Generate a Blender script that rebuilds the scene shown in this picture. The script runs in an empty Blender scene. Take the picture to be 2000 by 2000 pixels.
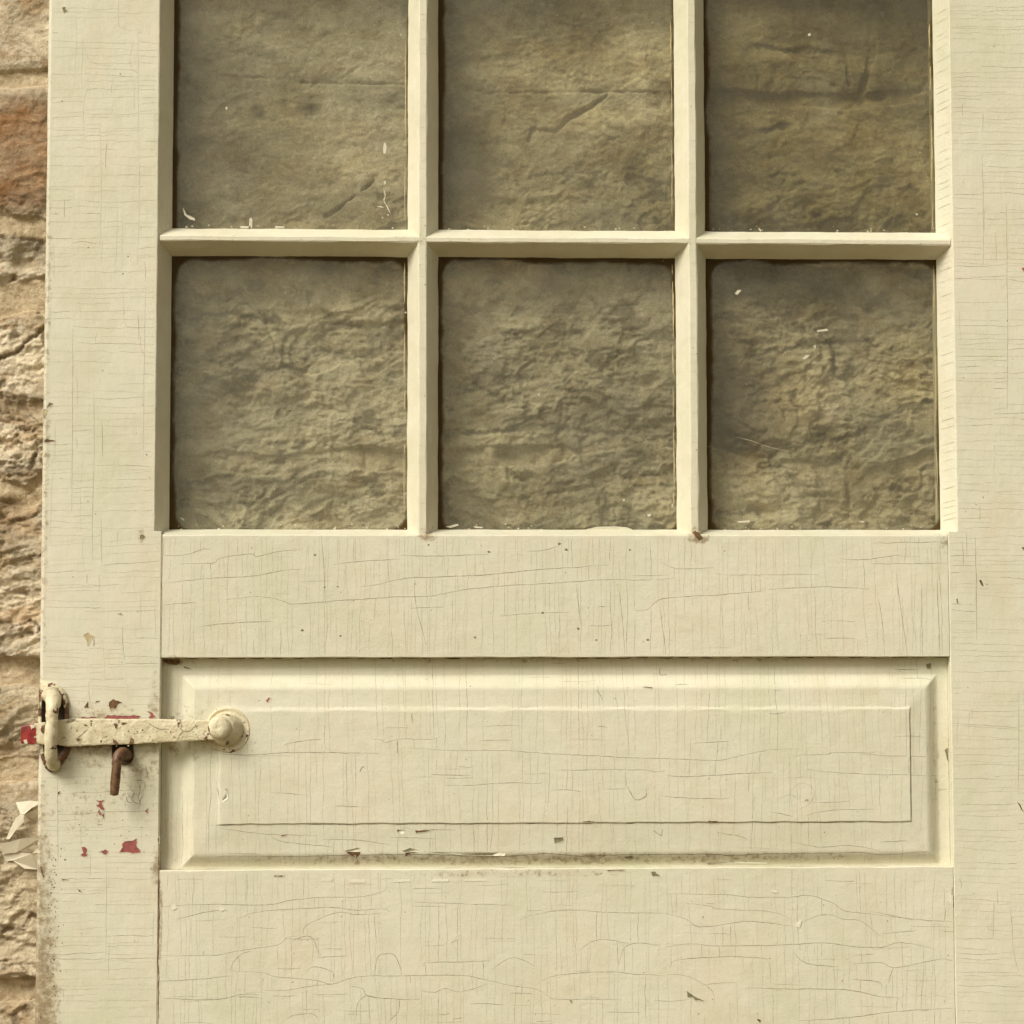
import bpy, math, random
import numpy as np
from mathutils import Vector, Matrix
# all shapes are written in millimetres in the door's own frame:
# x to the right along the door, z up, y into the wall; the door's front face is y = 0
MM = 0.001
scene = bpy.context.scene
C = scene.collection

# ---------------------------------------------------------------- camera
cam = bpy.data.objects.new('camera', bpy.data.cameras.new('camera'))
C.objects.link(cam); scene.camera = cam
yaw, tilt, roll = (0.03658,0.07232,-0.00168)
fw = Vector((math.sin(yaw)*math.cos(tilt), math.cos(yaw)*math.cos(tilt), math.sin(tilt)))
rt = Vector((math.cos(yaw), -math.sin(yaw), 0)); up = rt.cross(fw)
rt2 = math.cos(roll)*rt + math.sin(roll)*up; up2 = -math.sin(roll)*rt + math.cos(roll)*up
cam.matrix_world = Matrix((( rt2.x, up2.x, -fw.x, 0), (rt2.y, up2.y, -fw.y, -2.15), (rt2.z, up2.z, -fw.z, 0), (0, 0, 0, 1)))
cam.data.sensor_width = 36; cam.data.lens = 36*4300/2000
cam.data.clip_start = .05; cam.data.clip_end = 200

# ---------------------------------------------------------------- light
SUN_EL, SUN_AZ = math.radians(41), math.radians(46)      # azimuth measured from the door's normal towards its left
to_sun = Vector((-math.sin(SUN_AZ)*math.cos(SUN_EL), -math.cos(SUN_AZ)*math.cos(SUN_EL), math.sin(SUN_EL)))
sd = bpy.data.lights.new('sun', 'SUN'); sd.energy = 1.5; sd.angle = math.radians(25); sd.color = (1, .965, .895)
so = bpy.data.objects.new('sun', sd); C.objects.link(so)
so.rotation_euler = to_sun.to_track_quat('Z', 'Y').to_euler(); so.location = (-1, -2, 2)
w = bpy.data.worlds.new('World'); scene.world = w; w.use_nodes = True
nt = w.node_tree; nt.nodes.clear()
N = nt.nodes.new; L = nt.links.new
out = N('ShaderNodeOutputWorld'); bg = N('ShaderNodeBackground'); sky = N('ShaderNodeTexSky')
sky.sky_type = 'NISHITA'; sky.sun_disc = False; sky.sun_elevation = SUN_EL
sky.sun_rotation = math.radians(180) + SUN_AZ
sky.dust_density = 4
hs = N('ShaderNodeHueSaturation'); hs.inputs['Saturation'].default_value = .15      # overcast: nearly grey sky
L(sky.outputs[0], hs.inputs['Color'])
tint = N('ShaderNodeMix'); tint.data_type = 'RGBA'; tint.blend_type = 'MULTIPLY'; tint.inputs[0].default_value = 1
tint.inputs[7].default_value = (1, .95, .77, 1); L(hs.outputs[0], tint.inputs[6])
tc = N('ShaderNodeTexCoord'); sx = N('ShaderNodeSeparateXYZ'); L(tc.outputs['Generated'], sx.inputs[0])
mr = N('ShaderNodeMapRange'); mr.inputs[1].default_value = -.05; mr.inputs[2].default_value = .03
L(sx.outputs[2], mr.inputs[0])
gm = N('ShaderNodeMix'); gm.data_type = 'RGBA'; gm.inputs[6].default_value = (1.6, 1.1, .34, 1)   # sunlit ground below the horizon
L(mr.outputs[0], gm.inputs[0]); L(tint.outputs[2], gm.inputs[7])
L(gm.outputs[2], bg.inputs[0]); bg.inputs[1].default_value = .065; L(bg.outputs[0], out.inputs[0])
scene.view_settings.view_transform = 'Standard'; scene.view_settings.look = 'None'
scene.view_settings.exposure = 0.90; scene.view_settings.gamma = 1; scene.view_settings.use_curve_mapping = False
scene.render.engine = 'CYCLES'
try:
    scene.cycles.max_bounces = 10; scene.cycles.diffuse_bounces = 6; scene.cycles.transparent_max_bounces = 12
except Exception: pass

# ---------------------------------------------------------------- helpers
rng = np.random.default_rng(7); random.seed(7)
BASE = Vector((125, 22, -470))

def upsample(g, W, H):
    gh, gw = g.shape
    def idx(n, m):
        t = np.linspace(0, m-1.001, n); i = t.astype(int); f = t-i
        return i, (f*f*(3-2*f))
    iy, fy = idx(H, gh); ix, fx = idx(W, gw)
    a = g[iy][:, ix]; b = g[iy][:, ix+1]; c = g[iy+1][:, ix]; d = g[iy+1][:, ix+1]
    fx = fx[None, :]; fy = fy[:, None]
    return (a*(1-fx)+b*fx)*(1-fy)+(c*(1-fx)+d*fx)*fy
def fbm(W, H, cx, cy, octaves=5, gain=.5, seed=0, ridged=False):
    r = np.random.default_rng(seed); o = np.zeros((H, W)); amp = 1; tot = 0
    for k in range(octaves):
        g = r.random((max(2, int(cy*2**k))+2, max(2, int(cx*2**k))+2))
        v = upsample(g, W, H)
        if ridged: v = 1-np.abs(2*v-1)
        o += amp*v; tot += amp; amp *= gain
    return o/tot

class MB:
    def __init__(s): s.v = []; s.f = []; s.m = []; s.n = 0
    def add(s, vs, fs, mat=0):
        b = s.n; s.v += [tuple(p) for p in vs]; s.n += len(vs)
        s.f += [tuple(i+b for i in f) for f in fs]; s.m += [mat]*len(fs)
    def build(s, name, mats, parent=None, smooth=False, world=False):
        me = bpy.data.meshes.new(name)
        me.from_pydata([(x*MM, y*MM, z*MM) for x, y, z in s.v], [], s.f)
        for m in mats: me.materials.append(m)
        me.polygons.foreach_set('material_index', s.m)
        if smooth: me.polygons.foreach_set('use_smooth', [True]*len(s.f))
        me.update()
        o = bpy.data.objects.new(name, me); C.objects.link(o)
        if parent is not None:
            o.parent = parent
            if parent.parent is None: o.location = -BASE*MM
        return o

def smooth_noise(seed):
    r = random.Random(seed); t = [r.uniform(-1, 1) for _ in range(512)]
    def f(x):
        i = math.floor(x); u = x-i; u = u*u*(3-2*u)
        return t[i % 512]*(1-u)+t[(i+1) % 512]*u
    return f

def sweep(mb, prof, t0, t1, axis='z', step=7, wob=.22, mat=0, seed=1, wl=26):
    """closed profile [(a, y, w)] carried along z (a = x) or along x (a = z); w scales the hand-painted wobble"""
    n = max(2, int(abs(t1-t0)/step)+1); k = len(prof)
    ns = [(smooth_noise(seed*31+i//2), smooth_noise(seed*57+i)) for i in range(k)]
    vs = []
    for j in range(n):
        t = t0+(t1-t0)*j/(n-1)
        for i, p in enumerate(prof):
            w_ = wob*(p[2] if len(p) > 2 else 0)
            d = w_*(ns[i][0](t/wl)+.5*ns[i][1](t/6.0))
            e = w_*.5*ns[i][1](t/17.0+9) if p[1] > 2.5 else 0.
            if axis == 'z': vs.append((p[0]+d, p[1]+e, t))
            else: vs.append((t, p[1]+e, p[0]+d))
    fs = []
    for j in range(n-1):
        for i in range(k):
            a = j*k+i; b = j*k+(i+1) % k
            fs.append((a, b, b+k, a+k))
    fs.append(tuple(range(k))[::-1]); fs.append(tuple((n-1)*k+i for i in range(k)))
    mb.add(vs, fs, mat)

def ribbon(mb, pts, width, surf, mat=1, jit=.28, lift=.06, seed=None, seglen=3.2, taper=True):
    """a hairline crack or a painted line lying on the surface y = surf(x, z)"""
    r = random.Random(seed if seed is not None else random.random())
    P = []
    if len(pts) > 2 and taper:      # round the corners of the traced line
        q4 = []; m4 = len(pts)
        for i in range(m4-1):
            a_, b_, c_, d_ = (pts[max(i-1, 0)], pts[i], pts[i+1], pts[min(i+2, m4-1)])
            for t in (0, .33, .67):
                q4.append(tuple(.5*(2*b_[k]+(c_[k]-a_[k])*t+(2*a_[k]-5*b_[k]+4*c_[k]-d_[k])*t*t+(3*b_[k]-a_[k]-3*c_[k]+d_[k])*t**3) for k in (0, 1)))
        q4.append(tuple(pts[-1])); pts = q4
    for (x0, z0), (x1, z1) in zip(pts[:-1], pts[1:]):
        d = math.hypot(x1-x0, z1-z0); n = max(1, int(d/seglen))
        for i in range(n):
            u = i/n; P.append([x0+(x1-x0)*u, z0+(z1-z0)*u])
    P.append(list(pts[-1]))
    walk = 0; m = len(P)
    if m < 2: return
    for i in range(1, m-1):
        walk = walk*.75+r.uniform(-jit, jit)
        dx = P[min(i+1, m-1)][0]-P[i-1][0]; dz = P[min(i+1, m-1)][1]-P[i-1][1]; q = math.hypot(dx, dz)+1e-6
        P[i][0] += -dz/q*walk; P[i][1] += dx/q*walk
    vs = []
    for i in range(m):
        a = P[max(i-1, 0)]; b = P[min(i+1, m-1)]
        dx, dz = b[0]-a[0], b[1]-a[1]; q = math.hypot(dx, dz)+1e-6
        u = i/(m-1); wd = width*r.uniform(.55, 1.25)
        if taper: wd *= min(1, .35+3*min(u, 1-u))
        for s_ in (-.5, .5):
            x = P[i][0]-dz/q*wd*s_; z = P[i][1]+dx/q*wd*s_
            vs.append((x, surf(x, z)-lift, z))
    mb.add(vs, [(2*i, 2*i+2, 2*i+3, 2*i+1) for i in range(m-1)], mat)

def patch(mb, pts, surf, mat, lift=.09, rough=.35, seed=0, sub=4):
    """an irregular flat patch (a chip in the paint, a speck) on the surface"""
    r = random.Random(seed); Q = []
    for (x0, z0), (x1, z1) in zip(pts, pts[1:]+pts[:1]):
        for i in range(sub):
            u = i/sub; Q.append((x0+(x1-x0)*u+r.uniform(-rough, rough)*(i > 0), z0+(z1-z0)*u+r.uniform(-rough, rough)*(i > 0)))
    cx = sum(q[0] for q in Q)/len(Q); cz = sum(q[1] for q in Q)/len(Q)
    vs = [(x, surf(x, z)-lift, z) for x, z in Q]+[(cx, surf(cx, cz)-lift, cz)]
    n = len(Q)
    mb.add(vs, [(i, (i+1) % n, n) for i in range(n)], mat)
def speck(mb, x, z, rad, surf, mat, lift=.09, asp=1.0, seed=None):
    r = random.Random(seed if seed is not None else random.random())
    n = 7; ph = r.random()*6
    pts = [(x+rad*asp*r.uniform(.55, 1.2)*math.cos(ph+i*6.283/n), z+rad*r.uniform(.55, 1.2)*math.sin(ph+i*6.283/n)) for i in range(n)]
    patch(mb, pts, surf, mat, lift, 0, 0, 1)

def chip(mb, pts, surf, mat, lift=.10, rough=.45, seed=0, sub=4):
    r = random.Random(seed); Q = []
    for (x0, z0), (x1, z1) in zip(pts, pts[1:]+pts[:1]):
        for i in range(sub):
            u = i/sub; Q.append((x0+(x1-x0)*u+r.uniform(-rough, rough)*(i > 0), z0+(z1-z0)*u+r.uniform(-rough, rough)*(i > 0)))
    patch(mb, Q, surf, mat, lift, 0, seed, 1)
    ribbon(mb, Q+[Q[0]], .42, surf, 0, 0, lift=.5, seed=seed, taper=False, seglen=50)
def flake(mb, pts, surf, h=.6, mat=0, edge=0):
    """a lifted flake of paint: a thin plate whose side number `edge` curls off the surface by h mm"""
    h *= .55; n = len(pts); vs = []
    for i, (x, z) in enumerate(pts):
        k = h if i in (edge, (edge+1) % n) else .08
        vs.append((x, surf(x, z)-k, z)); 
    for i, (x, z) in enumerate(pts):
        k = h-.12 if i in (edge, (edge+1) % n) else .02
        vs.append((x, surf(x, z)-k, z))
    fs = [tuple(range(n)), tuple(range(2*n-1, n-1, -1))]+[(i, (i+1) % n, n+(i+1) % n, n+i) for i in range(n)]
    mb.add(vs, fs, mat)

# ---------------------------------------------------------------- materials
def mat_new(name):
    m = bpy.data.materials.new(name); m.use_nodes = True
    t = m.node_tree; t.nodes.clear()
    return m, t, t.nodes.new, t.links.new
def ramp(t, fac, stops):
    r = t.nodes.new('ShaderNodeValToRGB'); e = r.color_ramp.elements
    while len(e) < len(stops): e.new(.5)
    for k, (p, c) in zip(e, stops): k.position = p; k.color = (*c, 1) if len(c) == 3 else c
    t.links.new(fac, r.inputs[0]); return r.outputs[0]
def noise(t, vec, scale, detail=4, rough=.55, mapping=None):
    n = t.nodes.new('ShaderNodeTexNoise'); n.inputs['Scale'].default_value = scale
    n.inputs['Detail'].default_value = detail; n.inputs['Roughness'].default_value = rough
    if mapping:
        mp = t.nodes.new('ShaderNodeMapping'); mp.inputs['Scale'].default_value = mapping; t.links.new(vec, mp.inputs[0]); vec = mp.outputs[0]
    t.links.new(vec, n.inputs['Vector']); return n.outputs['Fac']
def mixc(t, fac, a, b, blend='MIX'):
    m = t.nodes.new('ShaderNodeMix'); m.data_type = 'RGBA'; m.blend_type = blend
    for s_, v in ((0, fac), (6, a), (7, b)):
        if hasattr(v, 'is_linked'): t.links.new(v, m.inputs[s_])
        elif isinstance(v, (int, float)): m.inputs[s_].default_value = v
        else: m.inputs[s_].default_value = (*v, 1)
    return m.outputs[2]

def paint_material(name, grain, base=(.70, .665, .535), dirt=.04, stains=()):
    """old cream oil paint: brush ribs along the grain, mottling, dust and small pits"""
    m, t, N, L = mat_new(name)
    o = N('ShaderNodeOutputMaterial'); p = N('ShaderNodeBsdfPrincipled'); L(p.outputs[0], o.inputs[0])
    tc = N('ShaderNodeTexCoord'); v = tc.outputs['Object']
    along = (1, 1, .06) if grain == 'z' else (.06, 1, 1)
    across = (.05, 1, 1) if grain == 'z' else (1, 1, .05)
    a = noise(t, v, 7, 5, .65)
    col = ramp(t, a, [(.28, tuple(c*k for c, k in zip(base, (.90, .905, .84)))), (.5, base), (.72, tuple(min(1, c*k) for c, k in zip(base, (1.06, 1.04, 1.06))))])
    col = mixc(t, 1, col, ramp(t, noise(t, v, 17, 4, .6, (1, 1, .5)), [(.35, (1.0, .975, .95)), (.5, (1, 1, 1)), (.66, (.98, 1., .975))]), 'MULTIPLY')
    col = mixc(t, ramp(t, noise(t, v, 13, 6, .7), [(.52, (0, 0, 0)), (.74, (.55, .55, .55))]), col, tuple(c*k for c, k in zip(base, (.86, .82, .72))))
    b = noise(t, v, 60, 4, .6)
    col = mixc(t, 1, col, ramp(t, b, [(.33, (.955, .96, .95)), (.6, (1, 1, 1))]), 'MULTIPLY')
    c = noise(t, v, 420, 2, .5, along)
    col = mixc(t, 1, col, ramp(t, c, [(.30, (.98, .98, .97)), (.6, (1, 1, 1))]), 'MULTIPLY')
    c2 = noise(t, v, 800, 3, .6)
    col = mixc(t, 1, col, ramp(t, c2, [(.28, (.90, .90, .88)), (.5, (1, 1, 1))]), 'MULTIPLY')
    # faint dust lodged in the weave of hairlines
    d = noise(t, v, 330, 1, .4, across)
    col = mixc(t, dirt, col, mixc(t, 1, col, ramp(t, d, [(.22, (.80, .80, .76)), (.36, (1, 1, 1))]), 'MULTIPLY'))
    if stains:
        # stains of hand dirt and weather: ellipses broken up by noise
        sp = N('ShaderNodeSeparateXYZ'); L(v, sp.inputs[0])
        def M(op, x, y=None, z=None):
            q_ = N('ShaderNodeMath'); q_.operation = op
            for i_, k_ in enumerate((x, y, z)):
                if k_ is None: continue
                if isinstance(k_, (int, float)): q_.inputs[i_].default_value = k_
                else: L(k_, q_.inputs[i_])
            return q_.outputs[0]
        tot = None
        for (cx, cz, rx, rz, st_) in stains:
            ax = M('MULTIPLY', M('SUBTRACT', sp.outputs[0], cx*MM), 1/(rx*MM)); az = M('MULTIPLY', M('SUBTRACT', sp.outputs[2], cz*MM), 1/(rz*MM))
            e_ = M('MULTIPLY', M('MAXIMUM', M('SUBTRACT', 1, M('ADD', M('MULTIPLY', ax, ax), M('MULTIPLY', az, az))), 0), st_)
            tot = e_ if tot is None else M('MAXIMUM', tot, e_)
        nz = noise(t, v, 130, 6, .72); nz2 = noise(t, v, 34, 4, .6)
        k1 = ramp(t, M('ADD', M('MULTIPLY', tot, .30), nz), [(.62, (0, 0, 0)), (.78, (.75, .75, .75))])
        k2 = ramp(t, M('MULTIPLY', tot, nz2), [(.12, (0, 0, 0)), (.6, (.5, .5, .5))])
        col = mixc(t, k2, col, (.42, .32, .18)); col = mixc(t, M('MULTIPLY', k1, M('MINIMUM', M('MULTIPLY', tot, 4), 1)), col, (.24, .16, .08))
    L(col, p.inputs['Base Color']); p.inputs['Roughness'].default_value = .55
    p.inputs['Specular IOR Level'].default_value = .35
    b1 = N('ShaderNodeBump'); b1.inputs['Strength'].default_value = .16; b1.inputs['Distance'].default_value = .0006
    L(noise(t, v, 300, 3, .6, along), b1.inputs['Height'])
    b2 = N('ShaderNodeBump'); b2.inputs['Strength'].default_value = .5; b2.inputs['Distance'].default_value = .0012
    L(noise(t, v, 75, 4, .6), b2.inputs['Height']); L(b1.outputs[0], b2.inputs['Normal'])
    b3 = N('ShaderNodeBump'); b3.inputs['Strength'].default_value = .35; b3.inputs['Distance'].default_value = .0005
    L(c2, b3.inputs['Height']); L(b2.outputs[0], b3.inputs['Normal'])
    L(b3.outputs[0], p.inputs['Normal'])
    return m
def flat_material(name, col, var=.25, scale=250, rough=.8, bump=.3, metallic=0):
    m, t, N, L = mat_new(name)
    o = N('ShaderNodeOutputMaterial'); p = N('ShaderNodeBsdfPrincipled'); L(p.outputs[0], o.inputs[0])
    tc = N('ShaderNodeTexCoord'); n = noise(t, tc.outputs['Object'], scale, 4, .6)
    L(ramp(t, n, [(.3, tuple(c*(1-var) for c in col)), (.7, tuple(min(1, c*(1+var)) for c in col))]), p.inputs['Base Color'])
    p.inputs['Roughness'].default_value = rough; p.inputs['Metallic'].default_value = metallic
    b = N('ShaderNodeBump'); b.inputs['Strength'].default_value = bump; b.inputs['Distance'].default_value = .0008
    L(n, b.inputs['Height']); L(b.outputs[0], p.inputs['Normal'])
    return m
M_V = paint_material('cream_paint_upright', 'z')
M_L = paint_material('cream_paint_left_upright', 'z', stains=((-376, -330, 27, 190, .95), (-376, -200, 16, 120, .7), (-320, -62, 60, 40, .75), (-285, -92, 30, 42, .5), (-330, -130, 60, 40, .35), (-376, 250, 6, 400, .5), (-262, -190, 12, 30, .7), (-283, 133, 6, 12, .5), (-268, -60, 8, 90, .6)))
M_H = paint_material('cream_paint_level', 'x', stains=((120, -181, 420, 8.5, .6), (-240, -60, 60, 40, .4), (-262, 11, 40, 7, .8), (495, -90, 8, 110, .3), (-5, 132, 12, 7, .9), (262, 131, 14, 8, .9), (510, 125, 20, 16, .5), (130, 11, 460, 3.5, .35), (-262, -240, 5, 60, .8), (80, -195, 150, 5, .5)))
M_B = paint_material('cream_paint_bars', 'z', (.71, .67, .535), .05, ((-5, 137, 12, 9, .5), (262, 137, 12, 9, .5), (-10, 425, 7, 7, .4), (258, 425, 7, 7, .4)))
M_CR = flat_material('crack_dark', (.23, .20, .13), .4)
M_CF = flat_material('crack_faint', (.47, .43, .31), .2)
M_RED = flat_material('old_red_paint', (.31, .085, .075), .3, 180, .6)
M_BRN = flat_material('bare_brown_wood', (.15, .075, .03), .5, 300)
M_GRN = flat_material('old_green_grey_paint', (.20, .18, .10), .4, 300)
M_GAP = flat_material('gap_shade', (.035, .02, .006), .5, 300)  # near-black that paints shade into hollows, also the dark joint line
M_TAN = flat_material('tan_stain', (.50, .40, .22), .25, 120)
PAINT_MATS = lambda a: [a, M_CR, M_CF, M_RED, M_BRN, M_GRN, M_TAN, M_GAP]
CR, CF, RED, BRN, GRN, TAN, GAP = 1, 2, 3, 4, 5, 6, 7

def metal_paint(name, chip=.5):
    """cream paint over rusty iron, worn through where the noise peaks"""
    m, t, N, L = mat_new(name)
    o = N('ShaderNodeOutputMaterial'); p = N('ShaderNodeBsdfPrincipled'); L(p.outputs[0], o.inputs[0])
    tc = N('ShaderNodeTexCoord'); v = tc.outputs['Object']
    base = ramp(t, noise(t, v, 90, 4, .6), [(.3, (.58, .49, .32)), (.6, (.72, .65, .46))])
    fine = noise(t, v, 420, 4, .7)
    base = mixc(t, ramp(t, fine, [(.60, (0, 0, 0)), (.72, (.6, .6, .6))]), base, (.30, .18, .08))
    rust = ramp(t, noise(t, v, 300, 3, .6), [(.35, (.07, .03, .015)), (.65, (.22, .10, .05))])
    k = ramp(t, noise(t, v, 85, 5, .6), [(chip, (0, 0, 0)), (chip+.015, (1, 1, 1))])
    L(mixc(t, k, base, rust), p.inputs['Base Color']); p.inputs['Roughness'].default_value = .5
    b = N('ShaderNodeBump'); b.inputs['Strength'].default_value = .6; b.inputs['Distance'].default_value = -.0008
    L(k, b.inputs['Height'])
    b2 = N('ShaderNodeBump'); b2.inputs['Strength'].default_value = .9; b2.inputs['Distance'].default_value = .002
    L(noise(t, v, 130, 5, .65), b2.inputs['Height']); L(b.outputs[0], b2.inputs['Normal']); L(b2.outputs[0], p.inputs['Normal'])
    return m
M_IRONP = metal_paint('painted_iron', .62)
M_IRONC = metal_paint('chipped_painted_iron', .52)
M_RUST = flat_material('rusty_iron', (.16, .085, .045), .6, 160, .5, .6, .25)
M_RED2 = flat_material('bright_red_paint', (.30, .035, .03), .5, 120, .3)

def attr(t, name):
    a = t.nodes.new('ShaderNodeAttribute'); a.attribute_name = name; return a
def glass_material():
    m, t, N, L = mat_new('dirty_glass')
    o = N('ShaderNodeOutputMaterial')
    tc = N('ShaderNodeTexCoord'); v = tc.outputs['Object']
    tr = N('ShaderNodeBsdfTransparent'); L(mixc(t, attr(t, 'pane_shade').outputs['Fac'], (.95, .95, .88), (.66, .63, .47)), tr.inputs[0])  # falloff across the panes painted into the tint
    gl = N('ShaderNodeBsdfGlossy'); gl.inputs['Roughness'].default_value = .12
    bw = N('ShaderNodeBump'); bw.inputs['Strength'].default_value = .25; bw.inputs['Distance'].default_value = .002
    L(noise(t, v, 14, 3, .5), bw.inputs['Height']); L(bw.outputs[0], gl.inputs['Normal'])
    ge = N('ShaderNodeNewGeometry'); dp = N('ShaderNodeVectorMath'); dp.operation = 'DOT_PRODUCT'; L(ge.outputs['Incoming'], dp.inputs[0]); L(ge.outputs['True Normal'], dp.inputs[1])
    ab = N('ShaderNodeMath'); ab.operation = 'ABSOLUTE'; L(dp.outputs['Value'], ab.inputs[0])
    om = N('ShaderNodeMath'); om.operation = 'SUBTRACT'; om.inputs[0].default_value = 1; L(ab.outputs[0], om.inputs[1])
    pw = N('ShaderNodeMath'); pw.operation = 'POWER'; pw.inputs[1].default_value = 5; L(om.outputs[0], pw.inputs[0])
    fr = N('ShaderNodeMath'); fr.operation = 'MULTIPLY_ADD'; fr.inputs[1].default_value = .95; fr.inputs[2].default_value = .045; L(pw.outputs[0], fr.inputs[0])
    df = N('ShaderNodeBsdfDiffuse'); L(mixc(t, attr(t, 'pane_shade').outputs['Fac'], (.31, .29, .20), (.19, .17, .115)), df.inputs[0])
    dirt = ramp(t, noise(t, v, 22, 6, .65), [(.35, (.15, .15, .15)), (.72, (.40, .40, .40))])
    spots = ramp(t, noise(t, v, 230, 3, .6), [(.66, (0, 0, 0)), (.76, (.35, .35, .35))])
    dsum = mixc(t, 1, dirt, spots, 'ADD')
    a = N('ShaderNodeMixShader'); L(dsum, a.inputs[0]); L(tr.outputs[0], a.inputs[1]); L(df.outputs[0], a.inputs[2])
    b = N('ShaderNodeMixShader'); L(fr.outputs[0], b.inputs[0]); L(a.outputs[0], b.inputs[1]); L(gl.outputs[0], b.inputs[2])
    gr = N('ShaderNodeBsdfDiffuse'); gr.inputs[0].default_value = (.055, .032, .008, 1)  # dark tone of the painted border shade and the veil
    c = N('ShaderNodeMixShader'); L(attr(t, 'edge_shade_dirt').outputs['Fac'], c.inputs[0]); L(b.outputs[0], c.inputs[1]); L(gr.outputs[0], c.inputs[2])
    L(c.outputs[0], o.inputs[0])
    return m
def clear_material():
    m, t, N, L = mat_new('clear_back_of_glass')
    o = N('ShaderNodeOutputMaterial'); tr = N('ShaderNodeBsdfTransparent'); tr.inputs[0].default_value = (.97, .97, .92, 1)
    L(tr.outputs[0], o.inputs[0]); return m
M_GL, M_GB = glass_material(), clear_material()
M_DRIP = flat_material('paint_drip', (.62, .58, .45), .10, 100, .5, .1)

M_SPAT = flat_material('spatter', (.55, .50, .36), .2)
def stone_material():
    m, t, N, L = mat_new('rubble_limestone')
    o = N('ShaderNodeOutputMaterial'); p = N('ShaderNodeBsdfPrincipled'); L(p.outputs[0], o.inputs[0])
    tc = N('ShaderNodeTexCoord'); v = tc.outputs['Object']
    col = attr(t, 'stone_colour').outputs['Color']
    col = mixc(t, 1, col, ramp(t, noise(t, v, 130, 6, .7), [(.3, (.72, .68, .62)), (.55, (1, 1, 1)), (.72, (1.18, 1.16, 1.12))]), 'MULTIPLY')
    col = mixc(t, 1, col, ramp(t, noise(t, v, 700, 3, .7), [(.3, (.75, .72, .68)), (.6, (1.08, 1.08, 1.08))]), 'MULTIPLY')
    L(col, p.inputs['Base Color']); p.inputs['Roughness'].default_value = .9; p.inputs['Specular IOR Level'].default_value = .2
    b = N('ShaderNodeBump'); b.inputs['Strength'].default_value = .8; b.inputs['Distance'].default_value = .0025
    L(noise(t, v, 260, 6, .68), b.inputs['Height']); L(b.outputs[0], p.inputs['Normal'])
    return m
M_STONE = stone_material()

# ---------------------------------------------------------------- the stone wall behind the door
WX0, WX1, WZ0, WZ1, WS = -560., 780., -500., 860., 1.25
W_, H_ = int((WX1-WX0)/WS)+1, int((WZ1-WZ0)/WS)+1
X, Z = np.meshgrid(np.linspace(WX0, WX1, W_), np.linspace(WZ0, WZ1, H_))
def polydist(lines, X, Z):
    D = np.full(X.shape, 1e3)
    for ln, half in lines:
        for (x0, z0), (x1, z1) in zip(ln[:-1], ln[1:]):
            m_ = 70
            xa, xb = min(x0, x1)-m_, max(x0, x1)+m_; za, zb = min(z0, z1)-m_, max(z0, z1)+m_
            i0 = max(0, int((xa-WX0)/WS)); i1 = min(W_, int((xb-WX0)/WS)+2); j0 = max(0, int((za-WZ0)/WS)); j1 = min(H_, int((zb-WZ0)/WS)+2)
            if i0 >= i1 or j0 >= j1: continue
            xs = X[j0:j1, i0:i1]; zs = Z[j0:j1, i0:i1]
            dx, dz = x1-x0, z1-z0; q = dx*dx+dz*dz+1e-9
            u = np.clip(((xs-x0)*dx+(zs-z0)*dz)/q, 0, 1)
            d = np.hypot(xs-(x0+u*dx), zs-(z0+u*dz))-half
            D[j0:j1, i0:i1] = np.minimum(D[j0:j1, i0:i1], d)
    return D
mortar_lines = [
 ([(-571.2,593.3),(-468.5,594.1),(-437.7,597.0),(-391.4,600.0)], 9), ([(-391.4,600.0),(-267.3,603.7),(-168.7,601.9),(-127.1,596.9),(-38.5,596.0),(8.4,592.7),(81.7,588.0),(176.1,590.3),(249.7,586.7)], 1), ([(249.7,586.7),(344.6,583.1),(418.5,580.0),(530.0,588.9),(770.2,596.2)], 7),
 ([(-568.4,446.5),(-435.5,449.9),(-404.7,447.5),(-389.3,445.0)], 9), ([(-389.3,445.0),(-260.6,432.6),(-22.6,436.5),(185.8,432.4),(522.3,435.3),(766.4,435.6)], 5),
 ([(-567.0,371.1),(-434.3,371.7),(-388.4,379.7)], 17), ([(-563.2,177.7),(-431.5,180.4),(-400.8,172.7),(-383.3,190.8)], 11),
 ([(-383.3,190.8),(-263.5,198.7),(-212.4,209.1),(-145.7,205.6),(-73.8,214.5),(-6.8,209.4),(55.2,213.2),(132.8,218.5)], 11), ([(132.8,218.5),(216.0,232.2),(340.8,210.1),(445.1,197.2),(524.2,223.5),(761.5,229.2)], 5),
 ([(-559.8,1.8),(-428.8,1.6),(-380.7,-1.0),(-225.9,-8.9),(183.6,5.7),(755.9,-5.5)], 14), ([(-557.9,-96.6),(-427.3,-97.1),(-379.4,-94.7)], 12), ([(-553.8,-311.6),(-424.1,-310.0),(-376.6,-307.8)], 12),
 ([(178.7,586.1),(160.3,572.6),(139.2,561.8),(126.1,547.4),(102.5,550.9),(98.3,537.6)], .8), ([(-52.9,499.6),(-74.7,481.0),(-105.7,457.1)], .5),
 ([(451.5,668.7),(453.7,636.5),(439.9,590.8)], 3), ([(419.4,228.5),(421.5,186.7),(423.5,139.9)], 2), ([(-99.4,196.3),(-96.6,139.6)], 2), ([(13.9,134.5),(60.3,168.1),(132.7,181.1),(252.1,196.9)], 2),
]
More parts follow.
